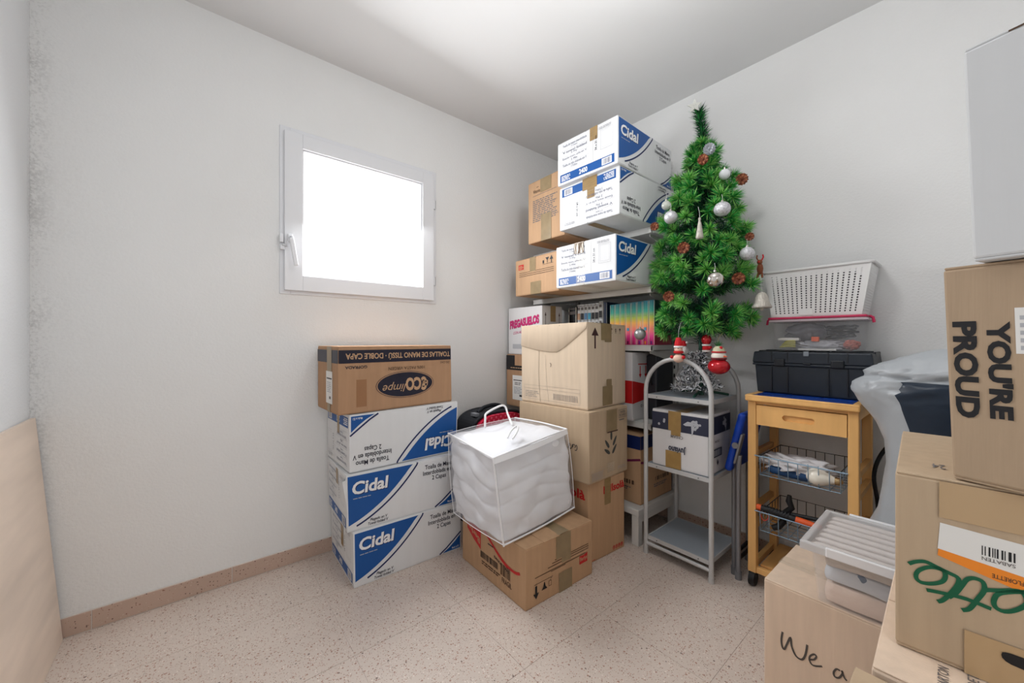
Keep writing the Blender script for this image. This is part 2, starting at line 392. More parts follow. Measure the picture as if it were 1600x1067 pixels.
def skirting(name, label, cuts, frame, length):
    """terrazzo skirting tiles along a wall; frame maps (s along wall, depth from wall)"""
    def P(s0, s1, d0, d1, z0, z1):
        a = frame(s0, d0); b = frame(s1, d1); return (min(a[0], b[0]), min(a[1], b[1]), z0), (max(a[0], b[0]), max(a[1], b[1]), z1)
    a, b = P(length[0], length[1], 0, .009, 0, .073); o = bx(name, a, b, GROUTW); tag(o, label, 'baseboard', kind='structure')
    for i in range(len(cuts) - 1):
        a, b = P(cuts[i] + .0015, cuts[i + 1] - .0015, 0, .0115, .003, .0725); bx('tile', a, b, TERD, o, .0015)
cx = [XL] + [-.297 + .423 * k for k in range(6)] + [XR]; cx = [c for c in cx if c <= XR]
skirting('baseboard_back', 'reddish terrazzo skirting below the window', cx, lambda s, d: (s, YB - d), (XL, XR))
cy = [YF, -.7, -.28, .14, .56, .98, 1.40, 1.82, YB - .012]
skirting('baseboard_right', 'reddish terrazzo skirting behind the metal trolley', cy, lambda s, d: (XR - d, s), (YF, YB - .012))
skirting('baseboard_left', 'reddish terrazzo skirting hidden behind the plywood', cy, lambda s, d: (XL + d, s), (YF, YB - .012))

# unseen fill lamp added above the picture to brighten the right side
lp = thing('fill_lamp', 'added white globe fill lamp hanging unseen above the picture', 'lamp', (.95, .6, 2.2))
MB().ball((0, 0, 0), .12, mat('fill_lamp_globe', (240, 244, 250), .4, emit=FILL_EMIT), 24).build('globe', lp)
MB().tube([(0, 0, .115), (0, 0, .29)], .005, mat('fill_lamp_flex', (210, 210, 210), .6), 8).build('flex', lp)
MB().lathe([(.02, .278), (.045, .282), (.045, .299)], (0, 0, 0), mat('fill_lamp_rose', (225, 225, 225), .5), 18).build('ceiling_rose', lp)

# window: fixed frame, sash ring, bead, frosted bright pane, lever handle, catch, hinges
PVC = mat('window_white', (226, 227, 230), .35); STEEL = mat('window_steel', (190, 190, 192), .3, .6)
win = thing('window_1', 'small square white window with a bright frosted pane', 'window', (.72, YB, 1.30)); win['kind'] = 'structure'
def ring(x0, z0, x1, z1, t, y0, y1, m):
    mb = MB(); t = t if isinstance(t, tuple) else (t,) * 4
    mb.box((x0, y0, z0), (x0 + t[0], y1, z1), m, .003).box((x1 - t[2], y0, z0), (x1, y1, z1), m, .003)
    mb.box((x0 + t[0] - .001, y0, z0), (x1 - t[2] + .001, y1, z0 + t[1]), m, .003).box((x0 + t[0] - .001, y0, z1 - t[3]), (x1 - t[2] + .001, y1, z1), m, .003)
    return mb
def wpart(mb, name, parent=win):
    mb.v = [(p[0] - .72, p[1] - YB, p[2] - 1.30) for p in mb.v]; return mb.build(name, parent)
wpart(ring(.308, 1.300, 1.137, 2.105, .045, YB - .006, YB + .03, PVC), 'window_frame')
sash = wpart(ring(.326, 1.318, 1.114, 2.082, (.078, .076, .073, .07), YB - .022, YB + .03, PVC), 'sash')
b_ = wpart(ring(.402, 1.392, 1.043, 2.014, .008, YB - .010, YB + .03, mat('glazing_bead', (205, 206, 210), .4)), 'glazing_bead', sash)
PANE = mat('frosted_pane', (245, 248, 250), .6, emit=PANE_EMIT)
wpart(MB().box((.405, YB + .012, 1.395), (1.04, YB + .017, 2.01), PANE), 'pane', sash)
h = wpart(MB().box((.338, YB - .034, 1.548), (.358, YB - .022, 1.585), PVC, .003).tube([(.348, YB - .034, 1.567), (.348, YB - .05, 1.567)], .008, PVC)
      .box((.3505, YB - .06, 1.432), (.3695, YB - .046, 1.565), PVC, .004, Matrix.Rotation(R(-9), 3, 'Y')), 'handle')
wpart(MB().box((.343, YB - .0545, 1.556), (.3535, YB - .0505, 1.567), mat('handle_button', (52, 56, 66), .4)), 'handle_button', h)
wpart(MB().box((.306, YB - .026, 1.542), (.322, YB - .004, 1.582), PVC, .002).box((.308, YB - .026, 1.508), (.326, YB - .004, 1.528), PVC, .002)
      .box((.316, YB - .028, 1.524), (.338, YB - .02, 1.535), STEEL, .002), 'catch')
for z in (1.90, 1.437):
    wpart(MB().tube([(1.122, YB - .017, z - .026), (1.122, YB - .017, z + .026)], .0055, STEEL, 10).box((1.108, YB - .021, z - .024), (1.122, YB - .015, z + .024), PVC), 'hinge')
wpart(MB().box((.345, YB - .0, 1.335), (1.10, YB + .012, 1.35), PVC), 'inner_sill')

# ------------------------------------------------------------------ white towel cartons with blue swoosh
def swoosh(L, H, x_end, y_bot, off=0):
    """edge curve from the left side to the top edge"""
    pts = []
    for i in range(17):
        t = i / 16; x = t * x_end; y = y_bot + (H - y_bot) * (t ** 1.25 * .72 + .28 * t ** 3)
        pts.append((x, y))
    return pts
def cidal(c, flip=False, tape=None):
    L, H, W = c.L, c.H, c.W
    d = c.face('-y', flip); e = .006
    top = swoosh(L, H, .56 * L, .11 * H)
    d.poly([(e, H - e)] + [(max(x, e), min(y, H - e)) for x, y in top], BLUE).build('blue_swoosh'); d = c.face('-y', flip); d.k = 1
    d.stroke([(x + .02, y - .012) for x, y in top if .02 < y - .012 < H - .002] + [(.56 * L + .024, H - .002)], .0075, NAVY, False)
    br = [(.80 * L, e), (L - e, e), (L - e, .30 * H), (.93 * L, .19 * H), (.87 * L, .10 * H)]
    d2 = c.face('-y', flip); d2.poly(br, BLUE).build('blue_corner')
    d.stroke([(.77 * L, e), (.84 * L, .11 * H), (.91 * L, .22 * H), (L - .002, .36 * H)], .0075, NAVY, False)
    for dx, m in ((.0035, NAVY), (0, WHITE)):
        d.text('Cidal', .045 * L + dx, .64 * H - dx, .335 * L + dx, .87 * H - dx, m, .03, .12)
    d.lines(.05 * L, .565 * H, .20 * L, .59 * H, 1, LGREY, 3)
    d.text('Toalla de Mano\nInterdoblada en V\n2 Capas', .655 * L, .56 * H, .975 * L, .90 * H, DARK, .012)
    d.text('Plegado en V\nTowel folded V', .165 * L, .04 * H, .335 * L, .155 * H, DARK, .015, .25)
    d.text('Made in EU', .90 * L, .05 * H, .975 * L, .09 * H, WHITE, .01)
    d.build('print')
    d = c.face('-x', flip)
    d.rect(.05 * W, .05 * H, .95 * W, .235 * H, BLUE).build('blue_band'); d = c.face('-x', flip); d.k = 1
    d.rect(.76 * W, .07 * H, .91 * W, .215 * H, WHITE).bars(.775 * W, .085 * H, .895 * W, .20 * H, NAVY, 4, 14)
    d.text('2400', .39 * W, .085 * H, .53 * W, .20 * H, WHITE, .03)
    d.lines(.075 * W, .075 * H, .24 * W, .21 * H, 4, WHITE, 8)
    for k, (a, b) in enumerate((('Toalla de mano interdoblada', '2 Capas'), ('V towel folded', '2 Ply'), ('Essuie main, plié en V', '2 Plis'), ('Toalha de mão dobrada em V', '2 Folhas'))):
        y = .86 * H - k * .155 * H
        d.text(a, .10 * W, y, .52 * W, y + .055 * H, SOFT, 0); d.text(b, .25 * W, y - .06 * H, .36 * W, y - .015 * H, SOFT, 0)
        d.rect(.07 * W, y - .085 * H, .57 * W, y - .082 * H, LGREY)
    d.rect(.625 * W, .26 * H, .627 * W, .95 * H, GREY)
    d.text('24 x 21 cm', .655 * W, .46 * H, .685 * W, .78 * H, DARK, .01, rot=90)
    d.frame(.745 * W, .42 * H, .93 * W, .84 * H, .0012, LGREY).frame(.77 * W, .46 * H, .91 * W, .81 * H, .0008, LGREY)
    d.lines(.72 * W, .87 * H, .93 * W, .93 * H, 2, LGREY, 11)
    d.build('print')
    if tape: c.tape(tape)
LC, WC, HC = .535, .392, .242
G1 = 'white towel cartons with blue swooshes'
c = Carton('white and blue towel carton standing on the floor, lowest below the window', LC, WC - .012, HC, (.530, 1.712, 0), -1.2, CARDW, seam='x', group=G1,
           corners={(0, 0, 1): (-.004, 0, 0), (0, 1, 1): (-.004, 0, -.004)})
cidal(c, tape=[('-x', .48 * WC, .12, .58 * WC, HC - .02)])
c = Carton('white and blue towel carton in the middle of the left stack, left corner torn open', LC, WC - .03, HC + .006, (.507, 1.728, .2425), -2.6, CARDW, seam='x', group=G1,
           corners={(0, 0, 1): (-.006, 0, 0), (0, 1, 1): (-.006, 0, 0)})
cidal(c, tape=[('-x', .47 * WC, .17, .56 * WC, HC)])
MB().raw([(-.003, -.002, .12), (-.003, .03, .235), (-.02, .004, .225), (-.001, -.006, .235)], [(0, 2, 1), (0, 3, 2)], CARDW).build('torn_corner', c.root)
c = Carton('white and blue towel carton turned upside down under the brown carton', LC + .012, WC - .04, HC + .012, (.520, 1.742, .494), .5, CARDW, seam='x', group=G1,
           corners={(1, 0, 1): (.008, 0, .006)})
cidal(c, True, tape=[('-x', .45 * WC, .15, .53 * WC, HC + .01)])

# brown carton with navy band on top
c = Carton('brown towel carton with a navy band and oval logo printed upside down', .571, .31, .30, (.476, 1.754, .751), 1.8, CARDD, seam='x', corners={(1, 0, 0): (.006, 0, .004)})
L, W, H = c.L, c.W, c.H
d = c.face('-y', True)
d.rect(.002, .055 * H, L - .002, .25 * H, DARK)
d.text('TOALLAS DE MANO TISSÚ · DOBLE CAPA', .015 * L, .105 * H, .945 * L, .215 * H, CARD, .025)
d.text('ZIG-ZAG', .02 * L, .28 * H, .115 * L, .315 * H, BROWNINK, .01); d.text('GOFRADA', .78 * L, .29 * H, .95 * L, .335 * H, DARK, .02)
d.text('100% PASTA VIRGEN', .275 * L, .335 * H, .605 * L, .385 * H, BROWNINK, .008)
d.ellipse(.45 * L, .625 * H, .262 * L, .215 * H, DARK).ellipse(.45 * L, .625 * H, .258 * L, .208 * H, CARDD).ellipse(.45 * L, .625 * H, .248 * L, .196 * H, DARK)
d.text('€CO', .245 * L, .52 * H, .455 * L, .75 * H, CARD, .05); d.text('limpe', .46 * L, .575 * H, .655 * L, .74 * H, CARD, .0, .35)
d.build('print')
d = c.face('-x', True); d.rect(.0, .055 * H, W, .25 * H, DARK).build('print')
d = c.face('-x'); d.rect(.45 * W, .13 * H, .75 * W, .62 * H, PAPER); d.rect(.48 * W, .50 * H, .72 * W, .52 * H, BLACK).lines(.50 * W, .30 * H, .70 * W, .47 * H, 6, LGREY, 3).rect(.60 * W, .2 * H, .68 * W, .24 * H, GREY)
d.build('address_label')
c.tape([('-x', .50 * W, .62 * H, .72 * W, H), ('-x', .52 * W, 0, .66 * W, .13 * H)], TAPEG)
d = c.face('-y'); d.base = .0005; d.rect(.135 * L, .09 * H, .215 * L, .5 * H, mat('tape_ghost', (150, 108, 74), .5)).build('tape_strip')

# ------------------------------------------------------------------ cartons in the middle
def berlys_wave(d, L, H):
    pts = [(.14 * L, .95 * H), (.28 * L, .93 * H), (.42 * L, .79 * H), (.56 * L, .62 * H), (.72 * L, .53 * H), (.88 * L, .57 * H)]
    return pts
c = Carton('tan carton with a red wave under the clear bedding bag', .405, .481, .246, (1.008, 1.132, 0), -1.3, CARD, seam='y')
L, W, H = c.L, c.W, c.H
d = c.face('-x')
d.poly([(.10 * W, .93 * H), (.13 * W, .96 * H), (.2 * W, .93 * H), (.34 * W, .82 * H), (.34 * W, .46 * H), (.22 * W, .56 * H), (.10 * W, .70 * H)], RED)
d.text('Berlys', .115 * W, .725 * H, .325 * W, .87 * H, CARD, .02, rot=180, slope=-.44)
wv = [(.22 * W, .99 * H), (.34 * W, .93 * H), (.46 * W, .80 * H), (.60 * W, .64 * H), (.74 * W, .53 * H), (.86 * W, .51 * H), (.93 * W, .55 * H)]
d.stroke(wv, .012, RED); d.stroke([(x + .012, y - .012) for x, y in wv[1:5]], .005, RED)
d.lines(.46 * W, .66 * H, .60 * W, .70 * H, 1, BLACK, 2); d.text('DESDE 1970', .56 * W, .50 * H, .78 * W, .545 * H, BLACK, .02, slope=-.22)
d.bars(.34 * W, .33 * H, .62 * W, .45 * H, BLACK, 5, 30).bars(.66 * W, .30 * H, .80 * W, .50 * H, BROWNINK, 7, 12)
d.lines(.36 * W, .22 * H, .70 * W, .30 * H, 2, BROWNINK, 9).text('FRAGIL', .68 * W, .18 * H, .82 * W, .27 * H, BROWNINK, .01)
d.build('print')
d = c.face('-y')
for y0, x0, x1 in ((.60, .40, .93), (.565, .36, .93), (.52, .30, .93), (.46, .12, .88)): d.rect(x0 * L, y0 * H, x1 * L, (y0 + .012) * H, BROWNINK)
d.rect(.34 * L, .44 * H, .56 * L, .45 * H, BROWNINK)
d.poly([(.78 * L, .30 * H), (.91 * L, .30 * H), (.91 * L, .47 * H), (.85 * L, .44 * H), (.78 * L, .45 * H)], RED); d.text('Berlys', .79 * L, .33 * H, .905 * L, .42 * H, CARD, .02)
d.rect(.11 * L, .355 * H, .37 * L, .362 * H, BLACK)
d.rect(.125 * L, .19 * H, .15 * L, .33 * H, BLACK).poly([(.10 * L, .21 * H), (.175 * L, .21 * H), (.137 * L, .115 * H)], BLACK)
d.poly([(.21 * L, .21 * H), (.29 * L, .21 * H), (.265 * L, .26 * H), (.255 * L, .33 * H), (.245 * L, .33 * H), (.235 * L, .26 * H)], BLACK)
d.frame(.31 * L, .22 * H, .35 * L, .31 * H, .0015, BLACK).stroke([(.33 * L, .31 * H), (.335 * L, .34 * H), (.355 * L, .34 * H)], .0015, BLACK)
d.build('print')
c.tape([('top', .46 * L, .0, .62 * L, W), ('-y', .42 * L, .60 * H, .56 * L, H), ('-y', .50 * L, .50 * H, .64 * L, H), ('-y', .46 * L, 0, .66 * L, .34 * H)], TAPEG)
MB().box((.24 * L, -.004, H), (.47 * L, .11, H + .003), CARD, .001, Matrix.Rotation(R(2), 3, 'X')).build('flap', c.root)

c = Carton('tan carton with red lettering at the bottom of the stack beside the bench', .276, .42, .390, (1.452, 1.179, 0), -3.3, CARD, seam='y')
L, W, H = c.L, c.W, c.H
d = c.face('-x'); d.text('ellsolà', .45 * W, .765 * H, .955 * W, .885 * H, RED, .03, slope=.01).build('print')
c.face('-y').text('bellsolà', .40 * L, .80 * H, .985 * L, .90 * H, RED, .03, slope=.02).build('lettering')
for k in range(4): c.face('-y').ring((.69 + .075 * k) * L, .06 * H, .009, .011, .003, RED, 16).rect((.69 + .075 * k) * L - .003, .05 * H, (.69 + .075 * k) * L + .003, .075 * H, RED).build('printed_symbol')
c.face('-y').lines(.05 * L, .02 * H, .2 * L, .035 * H, 1, RED, 3).build('small_print')
c.tape([('-y', .43 * L, .66 * H, .60 * L, H)])

c = Carton('pale carton with a dark leaf sprig in the middle of the stack', .3285, .4885, .342, (1.4355, 1.159, .391), 1.76, CARDM, seam='y')
L, W, H = c.L, c.W, c.H
d = c.face('-x')
def script(d, x0, y0, s, strokes, wd, m):
    for st in strokes: d.stroke([(x0 + s * a, y0 + s * b) for a, b in st], wd, m)
x0 = .655 * W; y0 = .44 * H; s = .05
script(d, x0, y0, s, [[(.25, 0), (.25, .6), (.3, 1.15), (.4, 1.2), (.36, .8), (.25, .4)], [(.25, .35), (.5, .7), (.55, .5), (.35, .38), (.5, .1), (.7, .0), (.85, .2)],
                      [(.85, .2), (1.05, .35), (1.0, .5), (.85, .4), (.88, .1), (1.05, .0), (1.25, .15), (1.35, .5)], [(1.35, .5), (1.4, .2), (1.42, .45), (1.6, .5), (1.65, .4)],
                      [(1.65, .2), (1.85, .5), (1.95, .25), (1.85, .0), (1.65, -.02)]], .0045, MARKER)
d.build('print')
d = c.face('-y')
for px, py, a in ((.55, .62, 90), (.44, .50, 130), (.64, .52, 55), (.44, .39, 148), (.63, .40, 50)):
    ca, sa = math.cos(R(a)), math.sin(R(a)); pts = []
    for k in range(16):
        t = 2 * math.pi * k / 16; ex = .028 * math.cos(t); ey = .0085 * math.sin(t) * (1 - .3 * math.cos(t)); pts.append((px * L + ex * ca - ey * sa, py * H + ex * sa + ey * ca))
    d.poly(pts, LEAF)
d.frame(.745 * L, .84 * H, .975 * L, .96 * H, .002, GREY).text('PAPER\nBOARD', .77 * L, .86 * H, .95 * L, .94 * H, GREY, .02).lines(.76 * L, .80 * H, .96 * L, .83 * H, 1, GREY, 2)
d.lines(.06 * L, .04 * H, .40 * L, .15 * H, 6, FAINT, 5, False).frame(.05 * L, .03 * H, .58 * L, .17 * H, .001, FAINT).lines(.72 * L, .08 * H, .97 * L, .13 * H, 2, FAINT, 6)
d.rect(.44 * L, .655 * H, .72 * L, .672 * H, MAROON)
d.build('print')
c.tape([('-y', .42 * L, .66 * H, .70 * L, H - .004)], TAPEG)
c.tape([('-y', .44 * L, .08 * H, .63 * L, .22 * H)], CTAPE)

c = Carton('plain pale carton with a dark up-arrow on top of the stack', .356, .452, .425, (1.4675, 1.1975, .735), 3.7, CARDL, seam='y',
           corners={(0, 0, 1): (.0, .0, .008), (0, 0, 0): (.006, 0, 0)})
L, W, H = c.L, c.W, c.H
d = c.face('-y')
d.rect(.165 * L, .70 * H, .20 * L, .87 * H, MAROON).poly([(.10 * L, .85 * H), (.27 * L, .85 * H), (.185 * L, .945 * H)], MAROON)
for k, x in enumerate((.60, .715, .83)):
    d.rect((x - .006) * L, .905 * H, (x + .006) * L, .945 * H, MAROON)
    if k == 1: d.ring(x * L, .925 * H, .008, .010, .002, MAROON, 14)
    else: d.poly([((x - .028) * L, .932 * H), ((x + .028) * L, .932 * H), (x * L, .96 * H)], MAROON)
    d.rect((x - .03) * L, .89 * H, (x + .03) * L, .893 * H, MAROON)
d.build('print')
d = c.face('-x')
d.frame(.05 * W, .045 * H, .90 * W, .225 * H, .0012, FAINT).rect(.05 * W, .18 * H, .90 * W, .183 * H, FAINT).lines(.07 * W, .07 * H, .30 * W, .16 * H, 4, FAINT, 3)
d.bars(.52 * W, .07 * H, .87 * W, .145 * H, FAINT, 6, 34)
d.stroke([(.27 * W, .99 * H), (.30 * W, .7 * H), (.295 * W, .35 * H), (.32 * W, .02 * H)], .0014, BROWNINK).stroke([(.62 * W, .985 * H), (.59 * W, .82 * H)], .002, BROWNINK).stroke([(.40 * W, .62 * H), (.42 * W, .3 * H), (.45 * W, .04 * H)], .001, GREY)
d.stroke([(.475 * W, .52 * H), (.49 * W, .50 * H), (.48 * W, .47 * H)], .003, MAROON)
d.build('print')
low = [(.004, .74), (.12, .715), (.28, .685), (.45, .668), (.57, .665), (.65, .70), (.75, .765), (.88, .855), (.995, .945)]; vs = []
for a, b in low:
    for off, yy in ((.0006, b - .012), (.0055, b), (.0012, .994)): vs.append(c.warp(Vector((-off, W * (1 - a), H * yy))))
nl_ = len(low); MB().raw(vs, [(3 * i + q, 3 * i + 3 + q, 3 * i + 4 + q, 3 * i + 1 + q) for i in range(nl_ - 1) for q in (0, 1)], CARDL, True).build('light_patch_panel', c.body)  # raised panel tilted to catch light, stands in for a bright light patch
c.tape([('-y', .33 * L, .80 * H, .50 * L, H), ('-y', .42 * L, .78 * H, .60 * L, H), ('top', .33 * L, 0, .52 * L, W), ('-y', .36 * L, .02 * H, .62 * L, .25 * H), ('-y', .46 * L, .2 * H, .60 * L, .33 * H)], TAPEG)

# ------------------------------------------------------------------ wall shelving on slotted uprights
SHELF = mat('shelf_white', (216, 215, 212), .4, var=.02); SLOT = mat('slot_dark', (30, 30, 32), .8)
su = thing('wall_shelving', 'white wall shelves on slotted uprights in the far corner', 'shelf', (2.2, 1.1, 0))
def spart(mb, name): mb.v = [(p[0] - 2.2, p[1] - 1.1, p[2]) for p in mb.v]; return mb.build(name, su)
SX0, SX1, SY0, SY1 = 1.885, 2.208, 1.10, 2.035
SZ = (1.690, 1.368, 1.052, .628)
for z in SZ:
    mb = MB(); mb.box((SX0, SY0, z - .006), (SX1, SY1, z), SHELF).box((SX0, SY0, z - .032), (SX0 + .006, SY1, z - .005), SHELF).box((SX0 + .006, SY0, z - .032), (SX0 + .02, SY1, z - .028), SHELF)
    mb.box((SX0, SY0, z - .028), (SX1, SY0 + .004, z - .005), SHELF).box((SX0, SY1 - .004, z - .028), (SX1, SY1, z - .005), SHELF)
    spart(mb, 'shelf')
    for y in (1.125, 1.88):
        fr = ((0, y, 0), (1, 0, 0), (0, 0, 1), (0, 1, 0))
        spart(MB().prism([(SX0 + .03, z - .032), (SX1 - .02, z - .032), (SX1 - .02, z - .115), (SX1 - .05, z - .10), (SX0 + .03, z - .045)], .004, SHELF, fr), 'bracket')
for y in (1.115, 1.87):
    mb = MB(); mb.box((2.188, y, .06), (2.213, y + .028, 2.02), SHELF, .002)
    for k in range(38):
        z = .11 + .05 * k; mb.box((2.1865, y + .010, z), (2.1885, y + .018, z + .02), SLOT)
    spart(mb, 'slotted_upright')

G2 = 'white towel cartons stored on the wall shelves'
ct = [('-x', .56 * WC, .66 * HC, .745 * WC, HC)]
c = Carton('white and blue towel carton at the very top, nearest the ceiling', LC, WC - .008, HC - .012, (1.556, 1.083, 1.928), 1.6, CARDW, seam='x', group=G2)
cidal(c, tape=[('-x', .56 * WC, .68 * HC, .68 * WC, HC - .012)])
c = Carton('upside down white and blue towel carton on the top shelf', LC - .01, WC, HC - .006, (1.580, 1.091, 1.6915), .2, CARDW, seam='x', group=G2)
cidal(c, True, tape=[('-x', .42 * WC, .72 * HC, .66 * WC, HC - .006), ('-x', .50 * WC, .52 * HC, .62 * WC, HC - .05), ('bottom', .02, .46 * WC, .3, .58 * WC)])
c = Carton('white and blue towel carton on the second shelf with a streak of clear tape', LC - .01, WC, HC - .014, (1.571, 1.106, 1.370), .7, CARDW, seam='x', group=G2)
cidal(c, tape=[('-x', .34 * WC, .70 * HC, .50 * WC, HC - .014)])
c.tape([('-x', .37 * WC, .0, .52 * WC, .7 * HC), ('bottom', .0, .4 * WC, .2, .58 * WC)], CTAPE)
d = c.face('-x'); d.base = .0022
rd = random.Random(4)
for k in range(9):
    x = (.345 + .018 * k) * WC; d.stroke([(x, HC - .016), (x + rd.uniform(-.006, .006), .85 * HC), (x + rd.uniform(-.01, .01), .70 * HC)], .0028, BROWNINK)
d.build('tape_wrinkles')
c = Carton('tall tan carton with brown tape in the corner of the top shelf', .40, .31, .388, (1.645, 1.508, 1.6915), .3, CARD, seam='x', corners={(0, 1, 1): (0, 0, -.005)})
L, W, H = c.L, c.W, c.H
d = c.face('-x'); d.lines(.14 * W, .33 * H, .86 * W, .70 * H, 12, GREY, 4).rect(.14 * W, .755 * H, .8 * W, .762 * H, GREY).text('Vitorio', .15 * W, .80 * H, .35 * W, .86 * H, BROWNINK, .01).rect(.25 * W, .885 * H, .31 * W, .895 * H, BROWNINK)
d.build('print')
c.tape([('-x', .36 * W, .78 * H, .66 * W, H - .002), ('-x', .38 * W, 0, .66 * W, .42 * H), ('bottom', .0, .34 * W, .3, .62 * W)], TAPEG)
c = Carton('low tan carton with a red mark in the corner of the second shelf', .40, .408, .234, (1.635, 1.543, 1.3705), -2.0, CARD, seam='x')
L, W, H = c.L, c.W, c.H
d = c.face('-x'); d.rect(.08 * W, .72 * H, .21 * W, .86 * H, RED).lines(.095 * W, .74 * H, .2 * W, .84 * H, 3, CARD, 2)
for y in (.62, .57, .52): d.rect(.1 * W, y * H, .9 * W, (y + .012) * H, BROWNINK)
d.rect(.84 * W, .74 * H, .855 * W, .88 * H, BLACK).poly([(.81 * W, .83 * H), (.885 * W, .83 * H), (.848 * W, .93 * H)], BLACK).poly([(.72 * W, .9 * H), (.80 * W, .9 * H), (.765 * W, .83 * H), (.765 * W, .77 * H), (.755 * W, .77 * H), (.755 * W, .83 * H)], BLACK).rect(.66 * W, .76 * H, .69 * W, .84 * H, BLACK).rect(.66 * W, .735 * H, .89 * W, .742 * H, BLACK)
d.build('print')
c.tape([('-x', .36 * W, .62 * H, .50 * W, H), ('-x', .38 * W, 0, .62 * W, .33 * H), ('bottom', 0, .35 * W, .3, .6 * W)], TAPEG)

c = Carton('white carton with bold magenta lettering in the window corner', .185, .338, .318, (1.695, 1.745, .983), 0, CARDG, seam='x')
L, W, H = c.L, c.W, c.H
d = c.face('-x')
for dx, m in ((.002, PURPLE), (0, MAGENTA)): d.text('FREGASUELOS', .05 * W + dx, .54 * H - dx, .92 * W + dx, .72 * H - dx, m, .06, slope=.12)
d.build('lettering'); d = c.face('-x')
d.text('CON ALOE', .16 * W, .42 * H, .52 * W, .48 * H, MAGENTA, .01, .2, slope=.12).build('lettering'); d = c.face('-x'); d.rect(.14 * W, .12 * H, .42 * W, .22 * H, LGREY)
d.build('print')
d = c.face('-y')
for x in (.16, .85): c.face('-y').rect(x * L - .002, .5 * H, x * L + .002, .84 * H, MAROON).poly([(x * L - .007, .80 * H), (x * L + .007, .80 * H), (x * L, .875 * H)], MAROON).build('printed_arrow')
d.text('FRAGIL', .27 * L, .55 * H, .75 * L, .63 * H, MAROON, .02).build('print')
c.tape([('-y', .40 * L, .68 * H, .66 * L, H), ('top', 0, .4 * W, L, .55 * W)])
c = Carton('brown carton with a black band and white label below the magenta-lettered one', .50, .30, .352, (1.68, 1.785, .6295), 0, CARDD, seam='x')
L, W, H = c.L, c.W, c.H
d = c.face('-x'); d.rect(.0, .70 * H, W, .985 * H, BLACK)
d.rect(.30 * W, .79 * H, .95 * W, .985 * H, CARDD).lines(.15 * W, .735 * H, .9 * W, .765 * H, 1, CARD, 4).poly([(.55 * W, .81 * H), (.62 * W, .96 * H), (.70 * W, .9 * H), (.78 * W, .82 * H)], BLACK)
d.build('print')
d = c.face('-x'); d.rect(.22 * W, .13 * H, .62 * W, .60 * H, PAPER).rect(.25 * W, .50 * H, .58 * W, .515 * H, BLACK).lines(.30 * W, .42 * H, .53 * W, .48 * H, 2, GREY, 3).lines(.27 * W, .25 * H, .56 * W, .39 * H, 5, LGREY, 6).rect(.46 * W, .2 * H, .57 * W, .235 * H, BLACK)
d.build('address_label')

# red and white carton, dark case on the lowest shelf
c = Carton('slim white carton with a red block and two red down-arrows', .256, .20, .385, (1.864, 1.203, .6295), 0, CARDG, seam='x', corners={(1, 0, 1): (0, 0, -.01), (0, 0, 1): (.004, .004, -.004)})
L, W, H = c.L, c.W, c.H
d = c.face('-y'); d.poly([(0, .25 * H), (.93 * L, .33 * H), (.93 * L, .46 * H), (.55 * L, .52 * H), (0, .585 * H)], RED)
d.rect(.22 * L, .82 * H, .60 * L, .835 * H, RED)
for x in (.30, .52): d.rect((x - .015) * L, .66 * H, (x + .015) * L, .80 * H, RED).poly([((x - .05) * L, .68 * H), ((x + .05) * L, .68 * H), (x * L, .62 * H)], RED)
for y in (.77, .58): d.poly([(.88 * L, (y - .06) * H), (.97 * L, y * H), (.88 * L, (y + .06) * H), (.79 * L, y * H)], BLACK).poly([(.88 * L, (y - .05) * H), (.955 * L, y * H), (.88 * L, (y + .05) * H), (.805 * L, y * H)], CARDG).ellipse(.88 * L, y * H, .008, .009, BLACK, 12)
for x in (.34, .45, .60): d.ring(x * L, .205 * H, .008, .008, .003, BLACK, 14)
d.build('print'); d = c.face('-x'); d.rect(.0, .255 * H, W, .585 * H, RED).build('print')
CASE = mat('dark_case', (38, 40, 46), .5, var=.05)
t = thing('storage_case', 'dark grey case beside the slim red and white carton', 'case', (1.99, 1.128, .6285))
MB().box((0, 0, 0), (.185, .068, .37), CASE, .012).build('body', t)
MB().tube([(-.004, .03, .20), (-.012, .03, .21), (-.012, .03, .26), (-.004, .03, .27)], .005, mat('black_rubber', (16, 16, 18), .6)).build('handle', t)

# books on the third shelf
def gradient_mat(name, stops, H, dark=1):
    m = bpy.data.materials.new(name); m.use_nodes = True; nt = m.node_tree; N = nt.nodes; L = nt.links; b = N['Principled BSDF']; b.inputs['Roughness'].default_value = .3
    tc = N.new('ShaderNodeTexCoord'); sp = N.new('ShaderNodeSeparateXYZ'); L.new(tc.outputs['Object'], sp.inputs[0])
    dv = N.new('ShaderNodeMath'); dv.operation = 'DIVIDE'; dv.inputs[1].default_value = H; L.new(sp.outputs[2], dv.inputs[0])
    cr = N.new('ShaderNodeValToRGB'); e = cr.color_ramp.elements
    e[0].position = stops[0][0]; e[0].color = rgb(*stops[0][1]); e[1].position = stops[-1][0]; e[1].color = rgb(*stops[-1][1])
    for p, c_ in stops[1:-1]: q = e.new(p); q.color = rgb(*c_)
    L.new(dv.outputs[0], cr.inputs[0]); L.new(cr.outputs[0], b.inputs['Base Color']); return m
RAIN = gradient_mat('rainbow_cover', [(0, (196, 24, 112)), (.2, (226, 60, 140)), (.38, (240, 130, 110)), (.52, (242, 178, 80)), (.64, (176, 200, 70)), (.78, (50, 170, 150)), (1, (14, 120, 140))], .24)
DCOV = gradient_mat('dark_back_cover', [(0, (176, 24, 70)), (.30, (176, 24, 70)), (.34, (24, 54, 52)), (1, (20, 70, 72))], .24)
PAGES = mat('book_pages', (226, 220, 205), .8)
